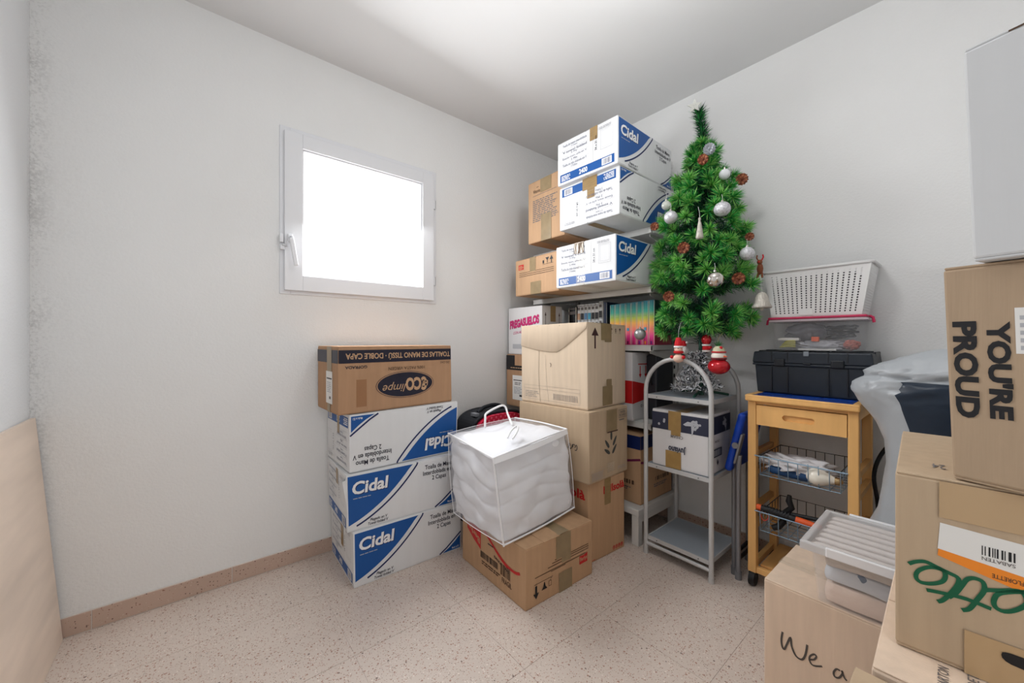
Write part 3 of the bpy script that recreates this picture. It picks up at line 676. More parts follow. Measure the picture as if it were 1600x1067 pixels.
def book(label, y0, w, H, D, m, cover=None, group=None, deco=None, x=1.918, z=1.0525, lean=0):
    t = thing('book', label, 'book', (x, y0, z), 0, group)
    mb = MB(); mb.box((.004, .0025, .003), (D - .004, w - .0025, H - .004), PAGES); mb.build('pages', t)
    mb = MB(); n = 7     # rounded spine
    arc = [(.006 - .006 * math.sin(math.pi * k / (n - 1)), .0005 + (w - .001) * k / (n - 1)) for k in range(n)]
    vs = [(a, b, 0) for a, b in arc] + [(a, b, H) for a, b in arc]
    mb.raw(vs, [(k, n + k, n + k + 1, k + 1) for k in range(n - 1)], m, True)
    mb.build('spine', t)
    MB().box((.005, .0003, 0), (D, .0026, H), cover or m).build('cover', t); MB().box((.005, w - .0026, 0), (D, w - .0003, H), cover or m).build('cover', t)
    if deco:
        mb = MB()
        for (a, b, c0, c1, mm) in deco: mb.box((-.0008, w * a, H * c0), (.0012, w * b, H * c1), mm)
        mb.build('spine_print', t)
    return t
ordn = ['first', 'second', 'third', 'fourth', 'fifth', 'sixth', 'seventh', 'eighth']
CY = mat('cyan_print', (60, 150, 180), .4); VIO = mat('violet_print', (110, 40, 130), .4)
bw = .0365
for k in range(8):
    y = 1.1035 + bw * k
    deco = [(.38, .62, .02, .09, [VIO, ORANGE, VIO, MAGENTA, PURPLE][k % 5])]
    if k % 3 == 1: deco.append((.3, .7, .33, .40, CY))
    deco.append((.25, .75, .665, .67, GREY))
    book('rainbow-spined book, %s from the tree end of the row' % ordn[k], y, bw - .001, .238 + .0012 * (7 - k), .185, RAIN, DCOV if k == 0 else RAIN, 'rainbow-spined books on the third shelf', deco)
MG = mat('manga_white', (214, 216, 218), .45); MD = mat('manga_dark', (40, 44, 52), .5); mw = .0288
mc = [BLACK, MD, CY, BLACK, mat('print_tan', (190, 150, 120), .5), mat('print_blue2', (90, 130, 170), .5), BLACK]
for k in range(7):
    y = 1.4475 + mw * k
    deco = [(.2, .8, .86, .93, GREY), (.12, .88, .62, .78, mc[(k * 3) % 7]), (.05, .95, .595, .602, BLACK), (.25, .75, .40, .55, GREY), (.3, .7, .2, .34, GREY), (.05, .95, .955, .965, BLACK)]
    book('white-spined comic book, %s from the dark blue one' % ordn[k], y, mw - .001, .262 - (.006 if k else -.004), .13, MG, None, 'white-spined comic books on the third shelf', deco)
book('thin dark blue book ending the row of white comic books', 1.416, .028, .258, .13, mat('book_navy', (30, 44, 72), .3))
t = book('thick black book with grey lettering left of the white comic books', 1.655, .072, .245, .15, mat('book_black', (22, 22, 26), .35), deco=[(.08, .92, .80, .88, GREY), (.1, .5, .3, .5, mat('cover_rust', (120, 60, 44), .5)), (.12, .88, .93, .97, GREY)])

# lower: low white bench with a carton
BEN = mat('bench_white', (212, 210, 206), .5, var=.03)
t = thing('low_bench', 'low white wooden bench next to the metal trolley', 'bench', (1.774, 1.109, 0))
MB().box((0, 0, .158), (.42, .55, .192), BEN, .004).build('top', t)
for x in (.004, .376):
    for y in (.004, .506): MB().box((x, y, 0), (x + .04, y + .04, .158), BEN, .003).build('leg', t)
MB().box((.044, .008, .118), (.376, .024, .158), BEN).build('apron', t); MB().box((.044, .526, .118), (.376, .542, .158), BEN).build('apron', t)
c = Carton('brown carton with a navy lid and purple stripe on the low bench', .33, .34, .37, (1.835, 1.135, .193), 0, CARD, seam='x')
L, W, H = c.L, c.W, c.H
for f in ('-x', '-y'):
    d = c.face(f); ww = d.w; d.rect(0, .80 * H, ww, H - .003, NAVY)
    d.stroke([(0, .62 * H), (.3 * ww, .57 * H), (.6 * ww, .575 * H), (ww, .66 * H)], .012, PURPLE).bars(.45 * ww, .27 * H, .9 * ww, .33 * H, BROWNINK, 3, 12).lines(.4 * ww, .18 * H, .85 * ww, .24 * H, 2, GREY, 4).build('print')

# ------------------------------------------------------------------ plywood sheet leaning on the wall beside the camera
PLY = mat('plywood', (228, 210, 194), .6, var=.11, vscale=1.6, vstretch=(1, 1.2, 7), bump=.05, bscale=30, bstretch=(1, 1, 12))
mb = MB(); x0, x1 = -.366, -.429; y0, y1, zt, th = 1.02, 2.088, .808, .012
vs = []
for y in (y0, y1): vs += [(x0, y, .001), (x1, y, zt), (x1 - th, y, zt - .001), (x0 - th, y, .0)]
mb.raw(vs, [(0, 1, 2, 3), (7, 6, 5, 4), (0, 4, 5, 1), (1, 5, 6, 2), (2, 6, 7, 3), (3, 7, 4, 0)], PLY)
o = mb.build('plywood_sheet'); tag(o, 'bare plywood sheet leaning against the white wall', 'board')

# ------------------------------------------------------------------ clear zipped bag with a white quilt
FILM = mat('clear_vinyl', (240, 242, 247), .14, clear=.74, spec=.7, bump=.35, bscale=11)
PIPE = mat('white_piping', (240, 240, 242), .45); QUILT = mat('white_quilt', (240, 240, 243), .85, bump=.25, bscale=28, sheen=.2)
bag = thing('bedding_bag', 'clear zipped bag with white piping, stuffed with bedding, on the tan carton', 'bag', (1.15, 1.40, .25))
BO = Vector((1.15, 1.40, .25))
K = {(0, 0, 0): (.952, 1.200, .252), (1, 0, 0): (1.402, 1.222, .272), (0, 1, 0): (.950, 1.580, .253), (1, 1, 0): (1.392, 1.600, .256),
     (0, 0, 1): (.905, 1.207, .612), (1, 0, 1): (1.379, 1.249, .650), (0, 1, 1): (.965, 1.660, .618), (1, 1, 1): (1.360, 1.615, .650)}
K = {k: Vector(v) - BO for k, v in K.items()}
def tri(k, a, b, c):
    p = Vector((0, 0, 0))
    for (i, j, l), v in k.items(): p += v * ((a if i else 1 - a) * (b if j else 1 - b) * (c if l else 1 - c))
    return p
def cube_grid(n, fn, m, smooth=True):
    """six n x n grids of a unit cube, each point mapped by fn(a, b, c)"""
    bm = bmesh.new()
    for ax in range(3):
        for sd in (0, 1):
            g = []
            for i in range(n + 1):
                row = []
                for j in range(n + 1):
                    q = [0, 0, 0]; q[ax] = sd; q[(ax + 1) % 3] = i / n; q[(ax + 2) % 3] = j / n
                    row.append(bm.verts.new(fn(*q)))
                g.append(row)
            for i in range(n):
                for j in range(n):
                    f = [g[i][j], g[i + 1][j], g[i + 1][j + 1], g[i][j + 1]]
                    bm.faces.new(f if sd else f[::-1])
    bmesh.ops.remove_doubles(bm, verts=bm.verts, dist=1e-5); bm.verts.index_update()
    mb = MB(); mb.raw([v.co[:] for v in bm.verts], [[v.index for v in f.verts] for f in bm.faces], m, smooth); bm.free(); return mb
BC = sum(K.values(), Vector()) / 8
def filmf(a, b, c):
    p = tri(K, a, b, c); q = Vector((a - .5, b - .5, c - .5))
    e = math.sin(math.pi * a) * math.sin(math.pi * b) + math.sin(math.pi * b) * math.sin(math.pi * c) + math.sin(math.pi * a) * math.sin(math.pi * c)
    nn = noise.noise(Vector((a * 4, b * 4, c * 4)))
    d = (p - BC).normalized() * (.018 * e + .006 * nn * min(1, e))
    if c == 0: d *= 0
    if c == 1: d = Vector((0, 0, .03 * math.sin(math.pi * a) * math.sin(math.pi * b)))
    return p + d
cube_grid(14, filmf, FILM).build('vinyl_cover', bag)
def quiltf(a, b, c):
    s_ = 1.0; A, B, Cc = .5 + (a - .5) * s_, .5 + (b - .5) * s_, .5 + (c - .5) * s_
    p = tri(K, A, B, Cc); q = Vector((a - .5, b - .5, c - .5)); m_ = max(abs(q.x), abs(q.y), abs(q.z)) * 2
    rnd = 1 - .075 * max(0, (q.length / .5 - 1.0))                       # rounded corners
    p = BC + (p - BC) * min(1, rnd)
    lay = c * 4.6 + 1.1 * noise.noise(Vector((a * 1.3, b * 1.3, c * 2.2 + 3))) + .30 * (a - b)
    fold = abs(math.sin(math.pi * lay)) ** .22                          # creases between the folded layers
    fade = .5 + .5 * noise.noise(Vector((a * 2.5 + 4, b * 2.5, c * 3))); fold = 1 - (1 - fold) * min(1, max(.15, fade * 1.1))
    side = 1 if .02 < c < .98 else .3
    rad = Vector((p.x - BC.x, p.y - BC.y, 0)); rad = rad.normalized() if rad.length > 0 else rad
    p += rad * (-.021 * (1 - fold) * side + .002 + .016 * noise.noise(Vector((a * 5 + 7, b * 5, c * 5))))
    if c == 1: p.z += .022 * math.sin(math.pi * a) * math.sin(math.pi * b) + .016 * noise.noise(Vector((a * 4, b * 4, 9))) - .004
    return p
cube_grid(60, quiltf, QUILT).build('quilt', bag)
ed = [((0, 0, 0), (0, 0, 1)), ((1, 0, 0), (1, 0, 1)), ((0, 1, 0), (0, 1, 1)), ((1, 1, 0), (1, 1, 1)), ((0, 0, 1), (1, 0, 1)), ((0, 0, 1), (0, 1, 1)), ((1, 0, 1), (1, 1, 1)), ((0, 1, 1), (1, 1, 1)),
      ((0, 0, 0), (1, 0, 0)), ((0, 0, 0), (0, 1, 0)), ((1, 0, 0), (1, 1, 0)), ((0, 1, 0), (1, 1, 0))]
for a, b in ed:
    A, B = K[a], K[b]; pts = []
    for i in range(9):
        t = i / 8; p = A.lerp(B, t); q = p - BC; p = p + q.normalized() * .006 * math.sin(math.pi * t) + Vector((0, 0, .004 if a[2] == 0 and b[2] == 0 else 0)); pts.append(p)
    MB().tube(pts, .0038 if (a, b) in (((0, 0, 0), (0, 0, 1)), ((0, 0, 1), (1, 0, 1)), ((0, 0, 0), (1, 0, 0)), ((0, 0, 1), (0, 1, 1)), ((1, 0, 1), (1, 1, 1))) else .0016, PIPE, 8).build('piping', bag)
# zip flap along the front top edge and carrying loop
zp = [K[(0, 0, 1)].lerp(K[(1, 0, 1)], i / 10) + Vector((0, -.008 - .012 * math.sin(math.pi * i / 10), -.012)) for i in range(11)]
mb = MB(); vs = []
for p in zp: vs += [p + Vector((0, .006, .013)), p - Vector((0, 0, .009))]
mb.raw(vs, [(2 * i, 2 * i + 1, 2 * i + 3, 2 * i + 2) for i in range(10)], PIPE, True); mb.build('zip_band', bag)
def topz(x, y): return Vector((x, y, .665)) - BO
hp = [(1.075, 1.50, .655), (1.080, 1.505, .70), (1.10, 1.52, .722), (1.20, 1.545, .742), (1.235, 1.545, .735), (1.225, 1.51, .70), (1.19, 1.44, .675), (1.185, 1.425, .665)]
MB().tube(spl([Vector(p) - BO for p in hp]), .0052, PIPE, 8).build('handle', bag)
hp = [(1.04, 1.285, .655), (1.075, 1.30, .682), (1.12, 1.315, .690), (1.10, 1.29, .676), (1.05, 1.262, .655)]
MB().tube(spl([Vector(p) - BO for p in hp]), .0045, PIPE, 8).build('handle', bag)

# ------------------------------------------------------------------ red spotted wheeled school bag behind it
def dots_mat(name, base, dot, scale, r):
    m = bpy.data.materials.new(name); m.use_nodes = True; nt = m.node_tree; N = nt.nodes; L = nt.links; b = N['Principled BSDF']; b.inputs['Roughness'].default_value = .45
    tc = N.new('ShaderNodeTexCoord'); v = N.new('ShaderNodeTexVoronoi'); v.inputs['Scale'].default_value = scale; v.inputs['Randomness'].default_value = 0
    mp = N.new('ShaderNodeMapping'); mp.inputs['Rotation'].default_value = (0, R(45), 0); mp.inputs['Scale'].default_value = (1, 0, 1); L.new(tc.outputs['Object'], mp.inputs[0]); L.new(mp.outputs[0], v.inputs['Vector'])
    lt = N.new('ShaderNodeMath'); lt.operation = 'LESS_THAN'; lt.inputs[1].default_value = r; L.new(v.outputs['Distance'], lt.inputs[0])
    mx = N.new('ShaderNodeMixRGB'); L.new(lt.outputs[0], mx.inputs[0]); mx.inputs[1].default_value = rgb(*base); mx.inputs[2].default_value = rgb(*dot); L.new(mx.outputs[0], b.inputs['Base Color']); return m
RDOT = dots_mat('red_spotted_fabric', (214, 28, 66), (236, 110, 134), 40, .26); BLK = mat('black_fabric', (20, 24, 32), .7, var=.1, vscale=30)
t = thing('school_bag', 'black and red spotted bag wedged behind the clear bedding bag', 'bag', (1.44, 1.93, .0))
def arch(w, h, n=24, p=3.2):
    pts = []
    for k in range(n + 1):
        a = math.pi * k / n; ca, sa = math.cos(a), math.sin(a)
        pts.append((w * math.copysign(abs(ca) ** (2 / p), ca), h - .16 + .16 * abs(sa) ** (2 / p)))
    return [(w, 0)] + pts + [(-w, 0)]
fr = lambda y: ((0, y, 0), (1, 0, 0), (0, 0, 1), (0, 1, 0))
MB().prism(arch(.215, .645), .17, BLK, fr(-.08)).build('body', t)
MB().prism(arch(.194, .634), .03, RDOT, fr(-.11)).build('front_panel', t)
for yy in (-.082, .088): MB().tube([(a, yy, b) for a, b in arch(.212, .642)], .009, BLK, 8).build('piping', t)
MB().tube(spl([(-.11, .0, .638), (-.07, .0, .662), (0, .0, .672), (.06, .0, .662), (.09, .0, .636)]), .012, BLK, 8).build('handle', t)
MB().box((-.17, -.06, .625), (-.14, -.01, .645), mat('grey_buckle', (120, 124, 130), .4), .003).build('buckle', t)

# ------------------------------------------------------------------ grey metal trolley with two arches and three trays
TUBE = mat('grey_enamel_tube', (190, 190, 190), .35, .05); TRAY = mat('grey_perforated_tray', (166, 176, 186), .42, .25, bump=.35, bscale=160); TRIMM = mat('grey_tray_rim', (188, 188, 188), .4, .05)
TX0, TX1, TY0, TY1 = 1.766, 2.075, .742, 1.062
tr = thing('metal_trolley', 'grey metal three-tier stand with arched tube ends holding the tree', 'trolley', (1.92, .90, 0)); TO = Vector((1.92, .90, 0))
def tp(mb, name, parent=None): mb.v = [tuple(Vector(p) - TO) for p in mb.v]; return mb.build(name, parent or tr)
for x in (TX0, TX1):
    rr = (TY1 - TY0) / 2; yc = (TY0 + TY1) / 2; zc = .988 - rr
    pts = [(x, TY0, .004), (x, TY0, .3), (x, TY0, zc)] + [(x, yc - rr * math.cos(math.pi * k / 16), zc + rr * math.sin(math.pi * k / 16)) for k in range(1, 16)] + [(x, TY1, zc), (x, TY1, .3), (x, TY1, .004)]
    tp(MB().tube(pts, .0105, TUBE, 12), 'arched_frame')
    for y in (TY0, TY1): tp(MB().tube([(x, y, 0), (x, y, .022)], .0122, TUBE, 12), 'foot_cap')
    tp(MB().tube([(x, TY0, .052), (x, TY1, .052)], .0085, TUBE, 10), 'crossbar')
HOLE = mat('screw_hole', (40, 40, 42), .6)
for z in (.805, .458, .090):
    a, b = (TX0 + .004, TY0 + .008), (TX1 - .004, TY1 - .008)
    tray = tp(MB().box((a[0], a[1], z - .004), (b[0], b[1], z), TRAY), 'tray')
    for q, p in (((a[0] - .002, a[1], z - .018), (a[0] + .003, b[1], z + .0015)), ((b[0] - .003, a[1], z - .018), (b[0] + .002, b[1], z + .0015)),
                 ((a[0], a[1] - .002, z - .018), (b[0], a[1] + .003, z + .0015)), ((a[0], b[1] - .003, z - .018), (b[0], b[1] + .002, z + .0015))):
        tp(MB().box(q, p, TRIMM), 'rim', tray)
    for y in (a[1] + .05, b[1] - .05): tp(MB().tube([(a[0] - .0035, y, z - .009), (a[0] + .001, y, z - .009)], .0025, HOLE, 8), 'screw', tray)

c = Carton('white carton with a navy floral band inside the metal trolley', .252, .272, .275, (1.781, .760, .4605), 1.2, CARDG, seam='x')
L, W, H = c.L, c.W, c.H
WN = mat('ink_slate_navy', (42, 46, 66), .5); FLO = mat('floral_print', (176, 178, 184), .5)
rd = random.Random(3)
for f in ('-x', '-y'):
    d = c.face(f); ww = d.w; d.rect(.0, .655 * H, ww, .955 * H, WN)
    cx_ = .80 if f == '-x' else .7
    for k in range(26):
        a = rd.uniform(0, 6.28); q = rd.uniform(0, .075) ; d.ellipse((cx_ + q * math.cos(a)) * ww, (.83 + 1.1 * q * math.sin(a) - .3 * max(0, q * math.cos(a + 1))) * H, .0055, .006, FLO, 7)
    d.poly([(.58 * ww, .80 * H), (.66 * ww, .86 * H), (.76 * ww, .85 * H), (.74 * ww, .79 * H), (.62 * ww, .78 * H)], FLO).poly([(.72 * ww, .79 * H), (.78 * ww, .80 * H), (.75 * ww, .67 * H), (.73 * ww, .62 * H)], FLO)
    if f == '-x':
        for x, y in ((.14, .745), (.235, .80), (.24, .83)): d.ellipse(x * ww, y * H, .006, .007, FLO, 8)
        d.text('CREAM', .36 * ww, .535 * H, .58 * ww, .585 * H, GREY, .01, rot=180)
        d.text('Juviano', .32 * ww, .28 * H, .63 * ww, .42 * H, WN, .03, rot=180)
    else:
        d.text('CREAM', .25 * ww, .52 * H, .45 * ww, .56 * H, GREY, .01, rot=180); d.rect(.18 * ww, .28 * H, .55 * ww, .42 * H, WN).bars(.2 * ww, .3 * H, .53 * ww, .40 * H, LGREY, 5, 10).poly([(.36 * ww, .24 * H), (.40 * ww, .18 * H), (.36 * ww, .13 * H), (.32 * ww, .18 * H)], WN)
    d.build('print')
c.tape([('top', 0, .36 * W, L, .56 * W), ('-x', .31 * W, .66 * H, .54 * W, H), ('-x', .36 * W, .58 * H, .53 * W, .66 * H), ('-x', .26 * W, 0, .54 * W, .30 * H)], mat('amber_tape', (158, 126, 74), .3, var=.12, vscale=18))

# ------------------------------------------------------------------ folded stool with a blue seat between trolley and cart
SEATB = mat('blue_plastic', (10, 62, 170), .4); LEGG = mat('stool_tube', (132, 132, 136), .35, .4); BLKP = mat('black_plastic', (22, 23, 26), .5)
t = thing('folding_stool', 'folded stool with a bright blue seat and grey tube legs', 'stool', (1.89, .675, 0)); SO = Vector((1.89, .675, 0))
def sp(mb, name, parent=None): mb.v = [tuple(Vector(p) - SO) for p in mb.v]; return mb.build(name, parent or t)
seat = []
rot = Matrix.Rotation(R(13), 3, 'X')
sp(MB().box((1.872, .672, .476), (2.14, .704, .756), SEATB, .02, rot, 4), 'seat')
sp(MB().box((1.868, .6665, .52), (1.90, .676, .66), LEGG, .003, rot), 'seat_bracket'); sp(MB().tube([(1.866, .682, .605), (1.876, .682, .605)], .014, LEGG, 12), 'pivot')
for y, d in ((.676, 0), (.704, .03)):
    pts = [(1.888 + d, y, .02), (1.888 + d, y, .5), (1.89 + d, y - .004, .56)]
    sp(MB().tube(pts, .0105, LEGG, 12), 'leg'); sp(MB().tube([(2.12 - d, y, .02), (2.12 - d, y, .56)], .0105, LEGG, 12), 'leg')
    for x in (1.888 + d, 2.12 - d): sp(MB().tube([(x, y, 0), (x, y, .035)], .0135, mat('stool_foot', (118, 118, 122), .6), 12), 'foot_cap')
    sp(MB().tube([(1.888 + d, y, .09), (2.12 - d, y, .09)], .008, BLKP, 8), 'crossbar')

# ------------------------------------------------------------------ wooden kitchen cart with blue tiles
WOOD = mat('pine_wood', (232, 180, 112), .45, var=.07, vscale=5, vstretch=(5, 5, .6), bump=.05, bscale=30, bstretch=(4, 4, .3)); WOODD = mat('pine_dark', (206, 154, 92), .5, var=.07, vscale=5, vstretch=(1, 6, 6))
TILE = mat('blue_tile', (18, 66, 160), .25); WIRE = mat('blue_grey_wire', (150, 178, 200), .4, .3); WIRED = mat('dark_wire', (54, 58, 66), .45, .3)
ca = thing('kitchen_cart', 'wooden cart with a blue tiled top, one drawer and wire baskets', 'cart', (2.02, .45, 0)); CO = Vector((2.02, .45, 0))
def cp(mb, name, parent=None): mb.v = [tuple(Vector(p) - CO) for p in mb.v]; return mb.build(name, parent or ca)
cx0, cx1, cy0, cy1, ctz = 1.858, 2.200, .260, .640, .842
top = cp(MB().box((cx0, cy0, ctz - .028), (cx1, cy1, ctz - .006), WOOD, .006), 'top_board')
for q, p in (((cx0, cy0, ctz - .012), (cx0 + .015, cy1, ctz - .001)), ((cx1 - .028, cy0, ctz - .012), (cx1, cy1, ctz)), ((cx0 + .014, cy0, ctz - .012), (cx1 - .026, cy0 + .024, ctz)), ((cx0 + .014, cy1 - .024, ctz - .012), (cx1 - .026, cy1, ctz))):
    cp(MB().box(q, p, WOOD, .004), 'edge_strip', top)
cp(MB().box((cx0 + .014, cy0 + .023, ctz - .008), (cx1 - .027, cy1 - .023, ctz - .0045), GROUTW), 'grout_bed', top)
tyw = (cy1 - cy0 - .05) / 3; txw = (cx1 - cx0 - .043) / 3
for i in range(3):
    for j in range(3):
        a = (cx0 + .016 + i * txw, cy0 + .026 + j * tyw); cp(MB().box((a[0], a[1], ctz - .006), (a[0] + txw - .003, a[1] + tyw - .003, ctz - .0015), TILE, .0015), 'tile', top)
lx0, lx1 = 1.880, 2.158; ly0, ly1 = .267, .603
for x in (lx0, lx1):
    for y in (ly0, ly1): cp(MB().box((x, y, .062), (x + .032, y + .032, ctz - .028), WOOD, .003), 'leg')
cp(MB().box((lx0 + .006, ly0 + .032, .800), (lx0 + .024, ly1, ctz - .028), WOOD), 'front_rail')
# drawer front with a pill-shaped pull slot
def slot_front(y0, y1, z0, z1, yc, zc, hw, hh, xf, th, m):
    n = 24; out = []; inn = []
    for k in range(n):
        a = 2 * math.pi * k / n; ca_, sa_ = math.cos(a), math.sin(a)
        inn.append((yc + (hw - hh) * (1 if ca_ > 1e-6 else -1 if ca_ < -1e-6 else 0) + hh * ca_, zc + hh * sa_))
        sx = (y1 - yc) if ca_ >= 0 else (yc - y0); sz = (z1 - zc) if sa_ >= 0 else (zc - z0)
        kx = sx / abs(ca_) if abs(ca_) > 1e-6 else 1e9; kz = sz / abs(sa_) if abs(sa_) > 1e-6 else 1e9; kk = min(kx, kz)
        out.append((yc + ca_ * kk, zc + sa_ * kk))
    # snap the nearest outline points to the corners
    for cy_, cz_ in ((y0, z0), (y0, z1), (y1, z0), (y1, z1)):
        i = min(range(n), key=lambda i: (out[i][0] - cy_) ** 2 + (out[i][1] - cz_) ** 2); out[i] = (cy_, cz_)
    vs = [(xf, y, z) for y, z in out] + [(xf, y, z) for y, z in inn] + [(xf + th, y, z) for y, z in inn] + [(xf + th, y, z) for y, z in out]
    fs = []
    for k in range(n):
        j = (k + 1) % n; fs += [(k, j, n + j, n + k), (n + k, n + j, 2 * n + j, 2 * n + k), (3 * n + k, 3 * n + j, j, k)]
    mb = MB(); mb.raw(vs, fs, m); mb.box((xf + th - .001, y0, z0), (xf + th + .006, y1, z1), m); return mb
dr = cp(slot_front(ly0 + .034, ly1 - .002, .712, .797, .452, .755, .054, .0125, lx0 - .001, .013, WOOD), 'drawer')
cp(MB().box((lx0 + .02, ly0 + .04, .72), (lx1, ly1 - .008, .785), WOODD), 'drawer_box', dr)
for y in (ly0, ly1 + .012):
    for z in (.578, .493, .338, .255): cp(MB().box((lx0 + .03, y, z - .016), (lx1 + .002, y + .02, z + .008), WOODD, .002), 'side_rail')
    cp(MB().box((lx0 + .03, y, .78), (lx1 + .002, y + .02, .812), WOOD, .002), 'side_rail')
    cp(MB().box((lx0, y, .066), (lx1 + .03, y + .02, .094), WOOD, .002), 'bottom_rail')
cp(MB().box((lx0 + .006, ly0 + .03, .062), (lx0 + .026, ly1 + .002, .088), WOOD, .002), 'bottom_rail')
for k in range(5):
    y = ly0 + .036 + k * .060; cp(MB().box((lx0 + .028, y, .086), (lx1 + .02, y + .052, .097), WOODD, .002), 'slat')
for x in (lx0 + .016, lx1 + .016):
    for y in (ly0 + .016, ly1 + .016):
        w_ = cp(MB().tube([(x, y - .011, .031), (x, y + .011, .031)], .031, BLKP, 18), 'caster')
        cp(MB().box((x - .012, y - .015, .034), (x + .012, y + .015, .063), BLKP, .004), 'caster_fork', w_)
def basket(zt, zb):
    b = cp(MB().tube([(lx0 - .004, ly0 + .03, zt), (lx0 - .004, ly1 + .004, zt)], .0025, WIRE, 6), 'wire_basket')
    x0, x1, y0, y1 = lx0 + .004, lx1 - .005, ly0 + .052, ly1 - .016
    def wr(pts, m=WIRE, r=.0016): cp(MB().tube(pts, r, m, 5), 'wire', b)
    wr([(x0 - .008, y0, zt), (x1, y0, zt), (x1, y1, zt), (x0 - .008, y1, zt)], WIRED, .0022)
    nn = 8
    for k in range(nn + 1):
        y = y0 + (y1 - y0) * k / nn
        up = zt + (.006 if k in (2, 3, 7) else 0)
        wr([(x0 - .006, y, up), (x0, y, zb), ((x0 + x1) / 2, y, zb)]); wr([((x0 + x1) / 2, y, zb), (x1, y, zb), (x1, y, zt)], WIRED)
    for k in range(1, 7):
        x = x0 + (x1 - x0) * k / 7; wr([(x, y0, zt), (x, y0, zb), (x, y1, zb), (x, y1, zt)], WIRED if k > 3 else WIRE)
    wr([(x0, y0, zb), (x0, y1, zb), (x1, y1, zb), (x1, y0, zb), (x0, y0, zb)])
    return b
basket(.578, .497); basket(.338, .257)

# things in the wire baskets
def blob(fn_c, sx, sy, sz, m, seed, amp=.25, freq=5, n=14):
    def f(a, b, c):
        v = Vector((a - .5, b - .5, c - .5)); l = max(abs(v.x), abs(v.y), abs(v.z)) * 2; d = v.normalized() if v.length else v
        r = .5 * (1 + amp * noise.noise(d * freq * .5 + Vector((seed, seed, seed)))); q = d * r * 1.0 if l else d
        return Vector((q.x * sx * 1.0 + fn_c[0], q.y * sy + fn_c[1], q.z * sz + fn_c[2]))
    return cube_grid(n, f, m)
PBAG = mat('white_plastic_bag', (226, 224, 226), .35, clear=.12, bump=.3, bscale=30)
tag(blob((1.965, .475, .548), .13, .24, .075, PBAG, 3, .55, 7, 18).build('plastic_bag'), 'crumpled white plastic bag in the upper wire basket', 'plastic bag')
tag(MB().tube([(1.925, .568, .520), (1.925, .555, .521), (1.922, .50, .519), (1.92, .43, .518), (1.92, .418, .518)], [.010, .0185, .0185, .0175, .012], mat('blue_cloth', (26, 66, 110), .6, var=.15, vscale=30), 12).build('blue_bottle'), 'blue cylinder lying under the plastic bag in the basket', 'bottle')
BULB = mat('bulb_glass', (236, 230, 216), .15); BRASS = mat('brass_thread', (176, 150, 110), .3, .8)
bl = thing('light_bulb', 'large white globe light bulb lying in the upper wire basket', 'light bulb', (1.908, .398, .499)); ax = Matrix.Rotation(R(90), 3, 'X')
MB().lathe([(.0005, -.034), (.014, -.031), (.026, -.021), (.033, -.006), (.034, .006), (.030, .022), (.022, .036), (.016, .05), (.0145, .058)], (0, 0, .0345), BULB, 20, ax).build('glass_globe', bl)
MB().lathe([(.0148, .056), (.0136, .058), (.0148, .062), (.0136, .066), (.0148, .070), (.012, .076), (.004, .082), (.0005, .082)], (0, 0, .0345), BRASS, 16, ax).build('screw_cap', bl)
ORP = mat('orange_plastic', (226, 92, 40), .4)
sw = thing('pruning_saw', 'orange and black handled saw lying on the lower wire basket', 'saw', (1.885, .47, .345)); 
MB().tube([(0, .130, .010), (.0, .112, .010)], .012, ORP, 12).build('end_cap', sw)
MB().tube([(0, .113, .010), (0, .08, .009), (0, .0, .004), (0, -.01, .003)], [.0125, .0135, .0135, .0125], BLKP, 12).build('grip', sw)
mb = MB()
for k in range(9): mb.tube([(0, .104 - k * .011, .0098), (0, .100 - k * .011, .0094)], .0145, BLKP, 12)
mb.build('grip_rib', sw)
MB().tube([(0, -.008, .003), (0, -.05, .001), (.0, -.095, -.003)], [.0125, .0125, .010], ORP, 12).build('orange_shaft', sw)
MB().box((-.004, -.17, -.010), (.002, -.09, .004), mat('steel_blade', (190, 190, 192), .25, .9), .001).build('blade', sw)
tag(MB().tube(spl([(1.882, .592, .352), (1.880, .585, .325), (1.881, .575, .305), (1.882, .562, .31), (1.883, .556, .33), (1.884, .566, .35)]), .0016, mat('red_cord', (206, 66, 56), .5), 6).build('wrist_cord'), 'thin red cord looped below the saw handle', 'cord')
cl = thing('spring_clamp', 'black plastic spring clamp standing in the lower wire basket', 'clamp', (1.935, .495, .262))
MB().tube([(0, .0, .16), (0, .002, .135), (0, -.008, .11), (0, .012, .085), (.0, .022, .07)], [.008, .0125, .012, .012, .009], BLKP, 10).build('upper_arm', cl)
MB().tube([(0, .022, .075), (-.01, .02, .045), (-.015, .035, .02), (-.018, .055, .008)], [.010, .013, .013, .012], BLKP, 10).build('lower_arm', cl)
MB().tube([(-.01, .015, .07), (.01, .015, .07)], .015, mat('clamp_pivot', (60, 66, 80), .4), 12).build('pivot', cl)
MB().tube([(0, .02, .078), (.0, -.03, .084), (.0, -.10, .092)], [.010, .009, .008], BLKP, 10).build('jaw', cl)
tag(MB().tube([(1.925, .36, .268), (1.93, .33, .275), (1.935, .31, .272)], [.009, .011, .009], ORP, 10).build('clamp_grip'), 'short orange grip beside the black clamp', 'tool')

